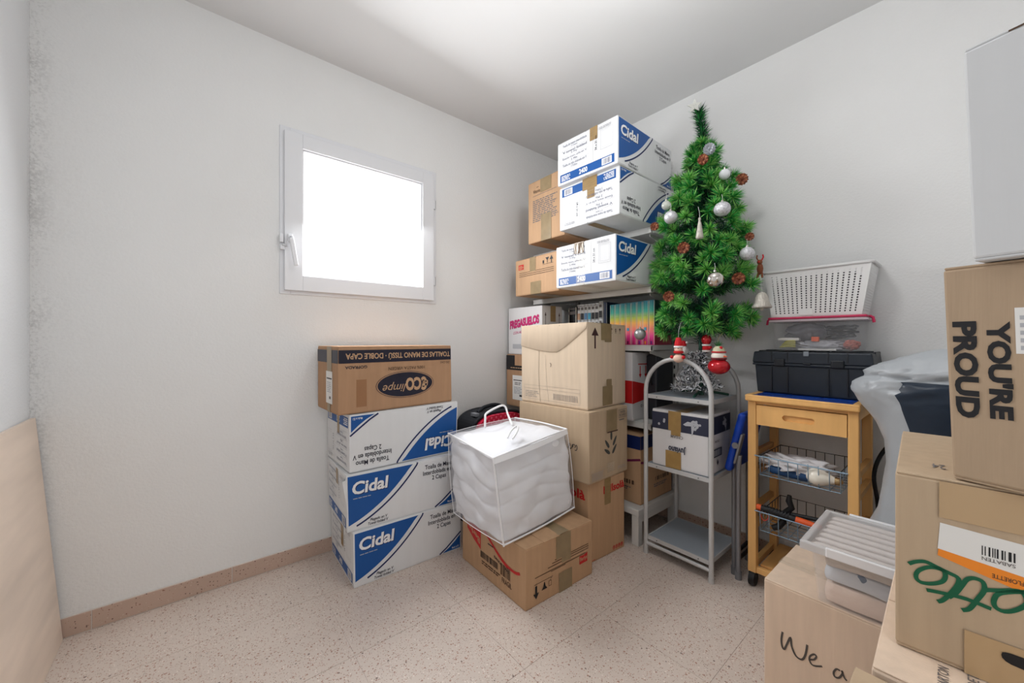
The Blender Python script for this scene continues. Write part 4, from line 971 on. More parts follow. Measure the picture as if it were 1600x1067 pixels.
# ------------------------------------------------------------------ on the cart: toolbox, lidded box, basket
TB = mat('toolbox_black', (30, 38, 48), .42, var=.04, vscale=10, bump=.05, bscale=300); TBD = mat('toolbox_latch', (20, 25, 32), .4)
tb = thing('toolbox', 'black plastic toolbox standing on the blue tiles', 'toolbox', (2.10, .448, .8415)); 
def taper(x0, x1, y0, y1, z0, z1, k, m, bev=.006):
    mb = MB().box((x0, y0, z0), (x1, y1, z1), m, bev); xc, yc = (x0 + x1) / 2, (y0 + y1) / 2
    mb.v = [(xc + (p[0] - xc) * (k + (1 - k) * (p[2] - z0) / (z1 - z0)), yc + (p[1] - yc) * (k + (1 - k) * (p[2] - z0) / (z1 - z0)), p[2]) for p in mb.v]; return mb
taper(-.10, .10, -.198, .198, 0, .126, .955, TB).build('body', tb)
MB().box((-.106, -.206, .124), (.104, .206, .134), TB, .003).build('rim', tb)
taper(-.102, .100, -.202, .202, .134, .186, 1.03, TB).build('lid', tb)
for y in (-.10, .10):
    MB().box((-.112, y - .021, .122), (-.100, y + .021, .155), TBD, .004).build('latch', tb)
    MB().box((-.104, y - .032, .01), (-.098, y - .028, .118), TBD).build('rib', tb); MB().box((-.104, y + .028, .01), (-.098, y + .032, .118), TBD).build('rib', tb)
    MB().box((-.1045, y - .032, .138), (-.099, y - .028, .184), TBD).build('rib', tb); MB().box((-.1045, y + .028, .138), (-.099, y + .032, .184), TBD).build('rib', tb)
MB().box((-.1075, -.006, .168), (-.101, .014, .189), mat('grey_hasp', (134, 142, 150), .4), .003).build('hasp', tb)
MB().tube([(-.106, -.012, .136), (-.106, .012, .136)], .005, TBD, 8).build('hasp_loop', tb)
MB().tube([(.03, -.19, .1865), (.03, .19, .1865)], .006, TBD, 8).build('carry_handle', tb)
for y in (-.204, .204): MB().box((-.03, min(y, y * .96), .13), (.09, max(y, y * .96), .19), TBD, .003).build('hinge_arm', tb)

CLR = mat('clear_plastic', (232, 232, 236), .1, clear=.93, spec=.5); PINK = mat('pink_lid', (196, 36, 84), .35)
def tub(root, name, x0, x1, y0, y1, z0, z1, k, m, th=.003):
    """open thin-walled tapered tub"""
    def ringp(z, inn):
        f = k + (1 - k) * (z - z0) / (z1 - z0); xc, yc = (x0 + x1) / 2, (y0 + y1) / 2; a, b = (x1 - x0) / 2 * f - inn, (y1 - y0) / 2 * f - inn; r = .018; pts = []
        for sx, sy, a0 in ((1, 1, 0), (-1, 1, 90), (-1, -1, 180), (1, -1, 270)):
            for q in range(5): an = R(a0 + 90 * q / 4); pts.append((xc + sx * (a - r) + r * math.cos(an), yc + sy * (b - r) + r * math.sin(an), z))
        return pts
    o1, o2 = ringp(z0, 0), ringp(z1, 0); i2, i1 = ringp(z1, th), ringp(z0 + th, th); n = len(o1); vs = o1 + o2 + i2 + i1; fs = []
    for L_ in range(3):
        for q in range(n): fs.append((L_ * n + q, L_ * n + (q + 1) % n, (L_ + 1) * n + (q + 1) % n, (L_ + 1) * n + q))
    mb = MB(); mb.raw(vs, fs, m, False); mb.raw(o1, [tuple(range(n - 1, -1, -1))], m); mb.raw(i1, [tuple(range(n))], m)
    return mb.build(name, root)
lb = thing('lidded_box', 'clear plastic box with a pink lid packed with odds and ends', 'storage box', (2.115, .432, 1.031))
tub(lb, 'tub', -.085, .085, -.155, .155, 0, .132, .93, CLR)
MB().box((-.094, -.172, .128), (.092, .165, .136), mat('clear_rim', (222, 208, 214), .2, clear=.45), .003).build('rim', lb)
MB().box((-.096, -.168, .140), (.094, .168, .150), PINK, .004).build('lid', lb)
MB().box((-.092, -.166, .131), (.09, .164, .141), mat('clear_lid_skirt', (228, 200, 210), .2, clear=.4), .003).build('lid_skirt', lb)
for y in (-.170, .170): MB().tube([(-.05, y, .145), (-.05, y * 1.06, .138), (-.05, y * 1.08, .118)], .005, PINK, 8).build('clip', lb)
GM = 'odds and ends in the pink-lidded box'
BX = lambda x, y, z: (2.115 + x, .432 + y, 1.031 + z)
mb = MB(); rd = random.Random(8)
pts = []
for k in range(90):
    a = 2 * math.pi * k / 18; r = .048 + rd.uniform(-.008, .008); pts.append(BX(.0 + r * .7 * math.cos(a), -.075 + r * math.sin(a), .055 + .0006 * k + rd.uniform(-.003, .003)))
tag(mb.tube(pts, .0042, BLKP, 6).build('coiled_cable'), 'coil of black cable inside the pink-lidded box', 'cable', GM)
tag(blob(BX(-.015, .045, .085), .10, .15, .075, mat('grey_cloth', (92, 92, 98), .7, var=.2, vscale=18), 5, .3).build('grey_pouch'), 'dark grey pouch inside the pink-lidded box', 'pouch', GM)
tag(MB().box(BX(-.066, .058, .046), BX(-.03, .136, .058), PAPER, .002).build('white_carton'), 'flat white packet inside the pink-lidded box', 'packet', GM)
for k in range(5): tag(MB().tube([BX(-.066 + .004 * k, .13 - .004 * k, .016 + .006 * k), BX(-.068, .10, .02 + .006 * k), BX(-.064, .07, .018 + .007 * k)], .0022, mat('yellow_wire', (206, 200, 70), .5), 6).build('yellow_wire'), 'thin yellow wire at the end of the pink-lidded box', 'wire', 'yellow wires in the pink-lidded box')
tag(MB().box(BX(-.066, -.012, .042), BX(-.05, .014, .062), ORP, .002).build('orange_plug'), 'small orange plug inside the pink-lidded box', 'plug', GM)
tag(blob(BX(-.02, -.01, .024), .085, .19, .045, mat('clear_bag_grey', (176, 176, 182), .3, var=.2, vscale=30), 9, .4, 9).build('sealed_bag'), 'crumpled grey plastic bag at the bottom of the pink-lidded box', 'plastic bag', GM)
tag(MB().box(BX(-.068, -.07, .004), BX(-.05, .06, .011), PAPER).build('white_ruler'), 'long white strip at the bottom of the pink-lidded box', 'ruler', GM)
tag(blob(BX(-.04, -.115, .028), .05, .05, .04, mat('copper_wire', (170, 96, 84), .5, var=.3, vscale=60), 4, .4).build('copper_coil'), 'reddish wire bundle inside the pink-lidded box', 'wire', GM)

WB = mat('white_basket_plastic', (228, 227, 226), .4)
wb = thing('plastic_basket', 'white perforated plastic basket on top of the pink lid', 'basket', (2.115, .432, 1.1815))
def holed(y0b, y1b, y0t, y1t, H, cols, rows, fn, m):
    """panel with a grid of slots; fn(s, z) places a point, s in 0..1"""
    us = [0]; 
    for k in range(cols): c0 = .045 + .91 * (k + .5) / cols; us += [c0 - .0075 * 18 / cols, c0 + .0075 * 18 / cols]
    us.append(1); zs = [0]
    for k in range(rows): c0 = .05 + .86 * (k + .5) / rows; zs += [c0 - .29 * .86 / rows, c0 + .29 * .86 / rows]
    zs.append(1); vs = []; fs = []; W_ = len(us)
    for z in zs:
        for u in us: vs.append(fn(u, z))
    for j in range(len(zs) - 1):
        for i in range(W_ - 1):
            if i % 2 == 1 and j % 2 == 1: continue
            fs.append((j * W_ + i, j * W_ + i + 1, (j + 1) * W_ + i + 1, (j + 1) * W_ + i))
    mb = MB(); mb.raw(vs, fs, m); return mb
BH = .205
def quad(u, z, A, B, A2, B2): return Vector(A).lerp(Vector(B), u).lerp(Vector(A2).lerp(Vector(B2), u), z)
bb = [(-.082, .158), (-.082, -.152), (.08, -.152), (.08, .158)]; tt = [(-.092, .18), (-.092, -.182), (.09, -.182), (.09, .18)]
for k in range(4):
    a, b, a2, b2 = bb[k], bb[(k + 1) % 4], tt[k], tt[(k + 1) % 4]
    holed(0, 0, 0, 0, BH, 18 if k % 2 == 0 else 10, 17, lambda u, z, a=a, b=b, a2=a2, b2=b2: quad(u, z, a + (.002,), b + (.002,), a2 + (BH,), b2 + (BH,)), WB).build('perforated_side', wb)
MB().box((-.081, -.151, 0), (.079, .157, .003), WB).build('base', wb)
pts = [(x, y, BH) for x, y in ((-.094, .184), (-.094, -.186), (.092, -.186), (.092, .184))]
rim = []
for i in range(4):
    p, q = Vector(pts[i]), Vector(pts[(i + 1) % 4]); rim += [p.lerp(q, .04), p.lerp(q, .5), p.lerp(q, .96)]
MB().tube(rim, .0062, WB, 8, closed=True).build('rim', wb)
holed(0, 0, 0, 0, 1, 1, 1, lambda u, z: Vector((-.0865 - .0005, -.012 + .052 * (1 - u), .012 + .022 * z)), WB)
MB().box((-.0865, .004, .006), (-.0835, .05, .030), WB).build('name_plate', wb)

tag(MB().box((2.043, .293, 1.187), (2.187, .575, 1.36), mat('filler_dark', (62, 60, 66), .8, var=.3, vscale=14), .02, seg=3).build('dark_filler'), 'added dark cloth seen through the holes of the white basket', 'filler')  # dark block added inside so the basket holes read dark

# ------------------------------------------------------------------ grey padded bag beside the cart, black hose
GB = mat('grey_leatherette', (170, 174, 178), .38, bump=.12, bscale=60, spec=.5); NV = mat('navy_satin', (16, 34, 52), .35, bump=.3, bscale=22, sheen=.2)
gb = thing('padded_bag', 'grey leatherette padded bag with a navy satin panel behind the cartons', 'bag', (1.84, .02, 0))
prof = [(0, .235, .20), (.05, .25, .215), (.15, .262, .22), (.28, .264, .22), (.36, .252, .212), (.43, .222, .20), (.50, .198, .19), (.58, .186, .185), (.66, .178, .19), (.74, .186, .20),
        (.80, .212, .212), (.86, .250, .222), (.905, .272, .226), (.94, .270, .222), (.965, .250, .212), (.99, .21, .195), (1.02, .15, .165), (1.045, .075, .10), (1.052, .01, .02)]
NS = 72; vs = []; rows = []
zz = []
for i in range(len(prof) - 1):
    for k in range(4): 
        t = k / 4; zz.append((prof[i][0] * (1 - t) + prof[i + 1][0] * t, (prof[i][1] * (1 - t) + prof[i + 1][1] * t) * .945, (prof[i][2] * (1 - t) + prof[i + 1][2] * t) * .66))
zz.append((prof[-1][0], prof[-1][1], prof[-1][2] * .66))
for z, hy, hx in zz:
    row = []
    for k in range(NS):
        a = 2 * math.pi * k / NS; ca_, sa_ = math.cos(a), math.sin(a); p = 2.6
        x = hx * math.copysign(abs(ca_) ** (2 / p), ca_); y = hy * math.copysign(abs(sa_) ** (2 / p), sa_)
        nn = .010 * noise.noise(Vector((x * 14, y * 14, z * 6))) + .004 * math.sin(20 * y + 9 * z) + .007 * noise.noise(Vector((x * 6, y * 30, z * 34))) * math.exp(-((z - .93) / .06) ** 2) - .020 * math.exp(-((z - .955 - .12 * max(0, -y - .05)) / .011) ** 2) + .012 * math.sin(46 * math.atan2(z - .945, y - .14)) * math.exp(-(((z - .945) / .07) ** 2 + ((y - .14) / .09) ** 2))
        s_ = 1 + nn / max(.05, math.hypot(x, y)) * (1 if z > .02 else 0)
        row.append((x * s_, y * s_, z + (.02 * noise.noise(Vector((x * 5, y * 5, z))) if z > .95 else 0)))
    rows.append(row)
fo, fn_ = [], []
flat = [p for r_ in rows for p in r_]
for i in range(len(rows) - 1):
    for k in range(NS):
        f = (i * NS + k, i * NS + (k + 1) % NS, (i + 1) * NS + (k + 1) % NS, (i + 1) * NS + k)
        cxx = sum(flat[q][0] for q in f) / 4; cyy = sum(flat[q][1] for q in f) / 4; czz = sum(flat[q][2] for q in f) / 4
        (fn_ if int(.44 * NS) <= k < int(.80 * NS) and .775 < zz[i][0] < .942 else fo).append(f)
mb = MB(); mb.raw(flat, fo, GB, True); mb.raw([], [tuple(range(NS - 1, -1, -1))], GB); mb.build('cover', gb)
used = sorted({q for f in fn_ for q in f}); ix = {q: i for i, q in enumerate(used)}
MB().raw([(flat[q][0] - .004, flat[q][1], flat[q][2]) for q in used], [tuple(ix[q] for q in f) for f in fn_], NV, True).build('navy_panel', gb)
tag(MB().tube(spl([(2.19, .12, .72), (2.17, .16, .70), (2.15, .195, .684), (2.13, .238, .612), (2.12, .256, .526), (2.13, .246, .42), (2.15, .245, .30), (2.16, .25, .15), (2.15, .24, .04), (2.1, .22, .012)]), .0075, BLKP, 8).build('black_hose'), 'black hose hanging in a loop beside the grey padded bag', 'hose')

# ------------------------------------------------------------------ cartons stacked in the foreground
c = Carton('tan carton with handwriting under the clear tub', .314, .56, .340, (1.360 - .0088, -.146, 0), -.9, CARDH, seam='y')
L, W, H = c.L, c.W, c.H
c.face('-x').stroke([(.0492, .202), (.0461, .1768), (.0483, .1574), (.0536, .1529), (.0614, .1758), (.0692, .197), (.0721, .1722), (.0827, .1509), (.0973, .1503), (.1055, .1705), (.1095, .2005)], .0052, MARKER).build('handwriting')
c.face('-x').stroke([(.1156, .1621), (.1255, .1686), (.1306, .1802), (.1255, .1833), (.1164, .1725), (.1148, .1591), (.1235, .1501), (.1439, .1611)], .0045, MARKER).build('handwriting')
c.face('-x').stroke([(.1824, .1748), (.1751, .1747), (.1688, .1609), (.1714, .1508), (.1806, .1547), (.1879, .1714), (.1861, .1773), (.1915, .1622), (.1968, .1574)], .0045, MARKER).build('handwriting')
c.tape([('top', .42 * L, .3 * W, .60 * L, W), ('+y', .4 * L, .7 * H, .58 * L, H)], CTAPE)

MILK = mat('milky_plastic', (226, 224, 224), .3, clear=.38, spec=.5); MILKL = mat('milky_lid', (226, 218, 214), .35, clear=.4); CLIP = mat('white_clip', (236, 236, 238), .35)
cb = thing('storage_tub', 'clear plastic tub with a ribbed lid holding a folded blanket', 'storage box', (1.47, .12, .341)); 
tub(cb, 'tub', -.118, .142, -.20, .178, 0, .152, .93, mat('clear_tub', (238, 238, 242), .1, clear=.91, spec=.5))
def lidring(z0, z1, x0, x1, y0, y1, t, m):
    mb = MB(); mb.box((x0, y0, z0), (x0 + t, y1, z1), m, .004).box((x1 - t, y0, z0), (x1, y1, z1), m, .004).box((x0 + t * .8, y0, z0), (x1 - t * .8, y0 + t, z1), m, .004).box((x0 + t * .8, y1 - t, z0), (x1 - t * .8, y1, z1), m, .004); return mb
lid = lidring(.148, .172, -.152, .158, -.215, .194, .016, MILK).build('lid_frame', cb)
MB().box((-.138, -.20, .152), (.144, .18, .156), MILKL).build('lid_plate', cb)
for k in range(7):
    x = -.118 + .0395 * k; MB().tube([(x, -.195, .1585), (x, .160, .1585), (x, .172, .157)], [.0105, .0105, .005], MILKL, 10).build('lid_rib', cb)
MB().box((-.158, -.17, .150), (-.150, .135, .176), CLIP, .003).build('clip', cb); MB().box((.156, -.17, .150), (.164, .135, .176), CLIP, .003).build('clip', cb)
BLA = mat('beige_blanket', (232, 210, 194), .9, var=.05, bump=.3, bscale=120); FLE = mat('fleece', (224, 214, 204), .95, var=.06, vscale=40, bump=.8, bscale=90)
PAT = mat('blue_patterned_cloth', (214, 218, 224), .85)
nt = PAT.node_tree; pn = nt.nodes.new('ShaderNodeTexNoise'); pn.inputs['Scale'].default_value = 14; pr = nt.nodes.new('ShaderNodeValToRGB'); pr.color_ramp.interpolation = 'CONSTANT'
pr.color_ramp.elements[0].color = rgb(216, 220, 226); pr.color_ramp.elements[1].color = rgb(84, 108, 136); pr.color_ramp.elements[1].position = .56
pt = nt.nodes.new('ShaderNodeTexCoord'); nt.links.new(pt.outputs['Object'], pn.inputs[0]); nt.links.new(pn.outputs[0], pr.inputs[0]); nt.links.new(pr.outputs[0], nt.nodes['Principled BSDF'].inputs['Base Color'])
def folded(a, b, m, amp, freq, seed, sag):
    """soft folded textile: a rounded block with wavy surface"""
    a, b = Vector(a), Vector(b)
    def f(x, y, z):
        q = Vector((x - .5, y - .5, z - .5)); p = Vector((a.x + (b.x - a.x) * x, a.y + (b.y - a.y) * y, a.z + (b.z - a.z) * z))
        e = max(0, q.length - .5) * .16; cc = (a + b) / 2; p = cc + (p - cc) * (1 - e)
        p.z += sag * math.sin(7 * y + seed) + amp * noise.noise(Vector((x * freq * .7, y * freq, z * 2 + seed)))
        p.x += amp * .8 * noise.noise(Vector((y * freq, z * 3, seed + 5))); return p
    return cube_grid(16, f, m)
tag(folded((1.362, -.06, .347), (1.60, .272, .402), BLA, .002, 4, 1, 0).build('folded_blanket'), 'beige folded blanket at the bottom of the clear tub', 'blanket')
tag(folded((1.360, -.06, .406), (1.60, .272, .446), PAT, .003, 5, 2, .003).build('patterned_throw'), 'white and blue patterned throw in the middle of the clear tub', 'blanket')
tag(folded((1.357, -.06, .449), (1.60, .270, .486), FLE, .004, 9, 3, .003).build('fleece_blanket'), 'fluffy beige fleece on top inside the clear tub', 'blanket')

def right_face_carton(label, left, rz, L, W, H, m, seam='y', corners=None):
    """carton given by its front-left bottom corner; the front (-x) face runs to the right from there"""
    r = R(rz); o = (left[0] + W * math.sin(r), left[1] - W * math.cos(r), left[2]); return Carton(label, L, W, H, o, rz, m, corners, seam)
c = right_face_carton('light tan carton carrying the one with green script lettering', (.765, .095, 0), 1.5, .44, .42, .600, CARDH)
d = c.face('top')
L, W, H = c.L, c.W, c.H
d = c.face('top')
for k in range(9): d.text(['CARTON', 'FLORET', 'PRODUCTO', 'Made in', 'MANTENER', 'LUGAR', 'SECO', 'FRESCO', 'LOTE'][k], .022, W - .075 - k * .028, .075 + .012 * (k % 3), W - .064 - k * .028, GREY, .01)
d.build('print'); c.tape([('-x', .02, .3, .42, H - .06)], TAPE)
right_face_carton('tan carton mostly cut off at the bottom edge of the picture', (.415, .1125, 0), 0, .34, .42, .594, CARDM)
c = right_face_carton('tan carton with green script lettering and an orange label', (.8463, .0778, .601), 3.6, .385, .40, .272, CARDM, seam='x')
L, W, H = c.L, c.W, c.H
d = c.face('-x')
E1 = [(.0148, .1322), (.022, .1383), (.0321, .1426), (.042, .1402), (.0505, .1366), (.0521, .1284), (.0481, .1193), (.0371, .1117), (.0271, .1097), (.0225, .115), (.0246, .1252), (.0346, .1352), (.0457, .1381), (.0564, .1357), (.0645, .1322), (.0634, .1211), (.0564, .1053), (.0493, .0928), (.0445, .0886)]
E2 = [(.068, .088), (.0747, .0933), (.0814, .1088), (.088, .1257), (.0869, .1372), (.0792, .1389), (.0725, .1341), (.0675, .1223), (.0622, .1099), (.0552, .1001)]
E3 = [(.088, .1257), (.0912, .1279), (.1028, .1328), (.113, .1377), (.121, .1382), (.124, .1256), (.115, .1122), (.1048, .1053), (.0976, .1083), (.0969, .1181), (.1028, .1294), (.125, .141), (.145, .142)]
for e_ in (E1, E2, E3, [(.0334, .1008), (.0493, .1037), (.0725, .1061), (.0944, .1033)]): d.stroke(e_, .0052, GREEN)
d.build('printed_lettering')
d = c.face('-x'); d.base = .0004
d.poly([(.0469, .2067), (.0445, .1677), (.16, .155), (.16, .200)], PAPER).poly([(.0452, .1677), (.0445, .1576), (.16, .128), (.16, .155)], ORANGE)
d.bars(.086, .175, .115, .188, BLACK, 4, 12).text('SABATEN', .086, .168, .115, .173, GREY, .01, rot=180).text('FLORETTE', .095, .147, .122, .153, BROWNINK, .01, rot=180).build('label')
d = c.face('-x'); d.base = .0026; d.poly([(.1028, .0460), (.1035, .0420), (.1065, .0390), (.111, .0372), (.15, .0335), (.152, .0345), (.153, .050), (.152, .0525), (.111, .0520), (.1065, .0512), (.1035, .0495)], BLACK).build('hand_hole')
c.tape([('-x', .046, .215, .40, H - .004), ('-x', .07, .0, .40, .062)], mat('gloss_tape', (186, 156, 118), .2, spec=.6))
d = c.face('top'); d.text('24', .06, W - .055, .09, W - .04, GREY, .01, rot=90).text('LOT', .06, W - .09, .085, W - .075, GREY, .01, rot=90).build('print')
c = right_face_carton('tan carton with bold black sideways lettering', (.8578, .0220, .8745), -16.56, .30, .30, .310, card('cardboard_dull_tan', (172, 149, 124)), corners={(0, 1, 1): (-.004, .006, 0), (0, 1, 0): (0, -.003, 0)})
L, W, H = c.L, c.W, c.H
d = c.face('-x'); d.text('PROUD', .0072, .092, .0308, .2299, BLACK, .05, rot=-90).text("YOU'RE", .0391, .095, .0607, .2285, BLACK, .05, rot=-90)
d.build('printed_lettering')
d = c.face('-x'); d.rect(.064, .185, .10, .246, PAPER).lines(.068, .19, .096, .24, 5, LGREY, 3).build('label')
c = right_face_carton('plain white carton on top of the foreground stack', (.826, .0030, 1.1855), -17.2, .30, .30, .297, card('cardboard_dull_white', (204, 205, 206), .012), corners={(0, 1, 1): (-.002, .006, 0), (0, 1, 0): (0, -.003, 0)})
d = c.face('-x'); d.rect(.04, .292, .2, .2945, BROWNINK).build('print')

# ------------------------------------------------------------------ artificial christmas tree on the trolley
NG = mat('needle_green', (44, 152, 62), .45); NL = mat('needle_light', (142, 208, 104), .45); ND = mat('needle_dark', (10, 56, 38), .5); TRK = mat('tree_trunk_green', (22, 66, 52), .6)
WIREB = mat('branch_wire', (50, 96, 52), .6)
tree = thing('christmas_tree', 'green artificial christmas tree standing on the metal trolley', 'tree', (1.92, .855, .806)); TC = Vector((1.92, .855, .806))
def trunk_pt(z): 
    return Vector((1.92, .855 + (.0 if z < 1.9 else (z - 1.9) * -.05 if z < 2.08 else -.009 + (z - 2.08) * .16), z))
MB().tube([trunk_pt(.80 + .04 * k + .01) - TC for k in range(36)], [.013 - .0002 * k for k in range(36)], TRK, 8).build('trunk', tree)
for a in (70, 190, 310): MB().tube([(0, 0, .05), (.05 * math.cos(R(a)), .05 * math.sin(R(a)), .02), (.125 * math.cos(R(a)), .125 * math.sin(R(a)), .008)], .006, TRK, 8).build('stand_leg', tree)
def branch_mesh(Ln, seed, dense, mats, nl=.046):
    rd = random.Random(seed); mb = MB(); mb.tube([(0, 0, 0), (Ln * .5, 0, .004), (Ln, 0, 0)], .0022, WIREB, 5)
    def needle(p, d, l, wd, m):
        d = d.normalized(); s_ = d.cross(Vector((rd.uniform(-1, 1), rd.uniform(-1, 1), rd.uniform(-1, 1)))).normalized() * wd; mid = p + d * l * .6 + Vector((0, 0, -.05 * l))
        mb.raw([p - s_, p + s_, mid + s_ * .9, mid - s_ * .9, p + d * l + Vector((0, 0, -.12 * l))], [(0, 1, 2, 3), (3, 2, 4)], m)
    for k in range(dense):                                   # burst at the tip
        a = rd.uniform(0, 2 * math.pi); th = R(rd.uniform(8, 100)); d = Vector((math.cos(th), math.sin(th) * math.cos(a), math.sin(th) * math.sin(a)))
        needle(Vector((Ln - rd.uniform(0, .012), 0, 0)), d, nl * rd.uniform(.75, 1.08), (.0014), rd.choice(mats))
    st = max(.015, Ln - .15)
    for k in range(int(dense * .9)):                         # along the wire
        x = st + (Ln - st) * rd.random(); a = rd.uniform(0, 2 * math.pi); th = R(rd.uniform(40, 80)); d = Vector((math.cos(th), math.sin(th) * math.cos(a), math.sin(th) * math.sin(a)))
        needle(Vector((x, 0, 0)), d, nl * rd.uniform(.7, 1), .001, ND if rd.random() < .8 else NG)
    return mb.mesh('branch')
BRM = {}
for i, Ln in enumerate((.05, .10, .15, .20, .245)):
    for v in range(2): BRM[(i, v)] = branch_mesh(Ln, 10 * i + v, 130, [NL, NG, NG] if v == 0 else [NL, NL, NG], .050)
rd = random.Random(21)
zr = [(2.06, .035), (1.98, .06), (1.90, .10), (1.83, .145), (1.70, .185), (1.53, .225), (1.38, .250), (1.27, .262), (1.18, .245), (1.12, .20)]
def rad(z):
    for (za, ra), (zb, rb) in zip(zr, zr[1:]):
        if zb <= z <= za: return ra + (rb - ra) * (za - z) / (za - zb)
    return .03 if z > 2 else .2
nb = 0; z = 1.145; tier = 0
while z < 2.03:
    r0 = rad(z); n = max(3, int(5 + r0 * 34)); ph = rd.uniform(0, 6.28)
    for k in range(n):
        a = ph + 2 * math.pi * k / n + rd.uniform(-.18, .18); rr = r0 * rd.uniform(.72, 1.02)
        dirv = Vector((math.cos(a), math.sin(a)))
        tipx = 1.92 + rr * dirv.x
        if tipx > 2.165: rr = max(.08, (2.165 - 1.92) / dirv.x)
        if 1.92 + rr * dirv.x > 1.86 and .855 + (rr + .03) * dirv.y > 1.085: rr = max(.08, (1.085 - .855) / dirv.y - .03)
        i = min(range(5), key=lambda i: abs((.05, .10, .15, .20, .245)[i] - (rr - .012))); s_ = (rr - .012) / (.05, .10, .15, .20, .245)[i]
        o = bpy.data.objects.new('branch', BRM[(i, nb % 2)]); COL.objects.link(o); o.parent = tree; nb += 1
        zz_ = z + rd.uniform(-.022, .022); o.location = trunk_pt(zz_) - TC
        el = R(rd.uniform(-2, 22) if z > 1.25 else rd.uniform(-18, 10)); o.rotation_euler = (rd.uniform(0, 6), -el, a); q = min(1.12, max(.85, s_)); o.scale = (q, q, q)
    z += .052 if z < 1.6 else .05; tier += 1
# dark tip spray
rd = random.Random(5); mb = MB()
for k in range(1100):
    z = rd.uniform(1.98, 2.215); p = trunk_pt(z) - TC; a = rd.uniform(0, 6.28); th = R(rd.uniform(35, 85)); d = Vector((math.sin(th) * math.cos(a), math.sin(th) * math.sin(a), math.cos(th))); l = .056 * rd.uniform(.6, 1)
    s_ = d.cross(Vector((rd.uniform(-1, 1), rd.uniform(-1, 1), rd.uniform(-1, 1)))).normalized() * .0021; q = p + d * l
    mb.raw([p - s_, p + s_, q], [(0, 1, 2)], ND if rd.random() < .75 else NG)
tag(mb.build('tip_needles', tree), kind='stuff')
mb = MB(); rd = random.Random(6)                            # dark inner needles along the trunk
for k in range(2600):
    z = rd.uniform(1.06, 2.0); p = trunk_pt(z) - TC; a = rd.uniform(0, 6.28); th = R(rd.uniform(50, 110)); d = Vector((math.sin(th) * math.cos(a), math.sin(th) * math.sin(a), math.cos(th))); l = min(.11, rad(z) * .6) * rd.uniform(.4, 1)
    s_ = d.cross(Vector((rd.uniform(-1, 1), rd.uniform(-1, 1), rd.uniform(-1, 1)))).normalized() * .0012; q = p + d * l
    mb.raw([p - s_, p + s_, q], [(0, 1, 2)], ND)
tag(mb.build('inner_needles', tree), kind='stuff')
star = MB(); STAR = mat('pale_star', (222, 222, 214), .3, clear=.3)
c0 = Vector((1.888, .872, 2.228)); vw = Vector((-.42, .90, 0)).normalized(); pts = []
for k in range(10):
    r_ = .036 if k % 2 == 0 else .015; a = math.pi / 2 + math.pi * k / 5; pts.append((r_ * math.cos(a), r_ * math.sin(a)))
star.prism(pts, .004, STAR, (c0, vw, (0, 0, 1), (-.9, -.42, 0)))
tag(star.build('tree_star'), 'pale translucent star on the tip of the tree', 'star')

# tinsel wound round the foot of the tree
TIN = mat('silver_tinsel_glint', (236, 238, 242), .25, .3); TIN2 = mat('silver_tinsel_shade', (120, 124, 132), .2, .8); mb = MB(); rd = random.Random(2)  # bright and dark strips put the sparkle into the tinsel's colour
for k in range(2600):
    t = (k / 2600); ang = t * 2 * math.pi * 7; f = 1 - t; r_ = .03 + .085 * f ** 2.2; z = .83 + .19 * t ** .9
    p = Vector((1.915 + r_ * math.cos(ang), .872 + r_ * math.sin(ang), z)); d = Vector((rd.gauss(0, 1), rd.gauss(0, 1), rd.gauss(0, 1))).normalized(); l = rd.uniform(.012, .028)
    q = p + d * l; q.z = max(q.z, .809); s_ = d.cross(Vector((rd.gauss(0, 1), rd.gauss(0, 1), rd.gauss(0, 1)))).normalized() * .0018
    mb.raw([p - s_, p + s_, q + s_, q - s_], [(0, 1, 2, 3)], TIN if rd.random() < .62 else TIN2)
tag(mb.build('tinsel_garland'), 'silver tinsel garland wound round the foot of the tree', 'garland')

# ornaments
SILM = mat('satin_silver', (208, 208, 212), .42, .55); SILC = mat('chrome_silver', (214, 208, 200), .08, 1.0); GLI = mat('silver_glitter', (206, 206, 210), .5, .4, var=.3, vscale=120); CAPM = mat('ornament_cap', (190, 186, 176), .25, .9)
THR = mat('white_thread', (220, 220, 220), .8)
def bauble(label, c, r, m, sq=1):
    t = thing('bauble', label, 'bauble', c, 0, 'silver baubles on the tree')
    MB().ball((0, 0, 0), r, m, 22, (1, 1, sq)).build('ball', t); MB().tube([(0, 0, r * sq * .97), (0, 0, r * sq + .006)], .0055, CAPM, 10).build('cap', t)
    MB().tube([(0, 0, r * sq + .005), (.003, .0, r * sq + .02), (.012, .006, r * sq + .038)], .0007, THR, 5).build('thread', t)
bauble('satin silver bauble beside the upside down carton', (1.655, .872, 1.634), .029, SILM)
bauble('oval glittery silver bauble high on the tree', (1.775, .700, 1.652), .034, GLI, .93)
bauble('mirror-bright silver bauble in the lower middle of the tree', (1.672, .688, 1.331), .034, SILC)
bauble('pale silver bauble at the wall side of the tree', (1.835, .622, 1.452), .029, GLI)
bauble('dull silver bauble hanging low before the rainbow books', (1.702, 1.056, 1.109), .029, mat('dull_silver', (158, 158, 158), .35, .7))
bauble('small clear glass bauble above the satin silver one', (1.682, .908, 1.704), .021, mat('clear_bauble', (220, 222, 214), .08, .3, clear=.35))
bauble('white frosted bauble half hidden high in the needles', (1.872, .728, 1.840), .024, mat('frosted_white', (222, 224, 226), .6))
CON = mat('pine_cone', (122, 66, 46), .6, var=.15, vscale=60); CON2 = mat('pine_cone_light', (178, 112, 78), .6); SNO = mat('silvered_cone', (176, 180, 186), .45, .3)
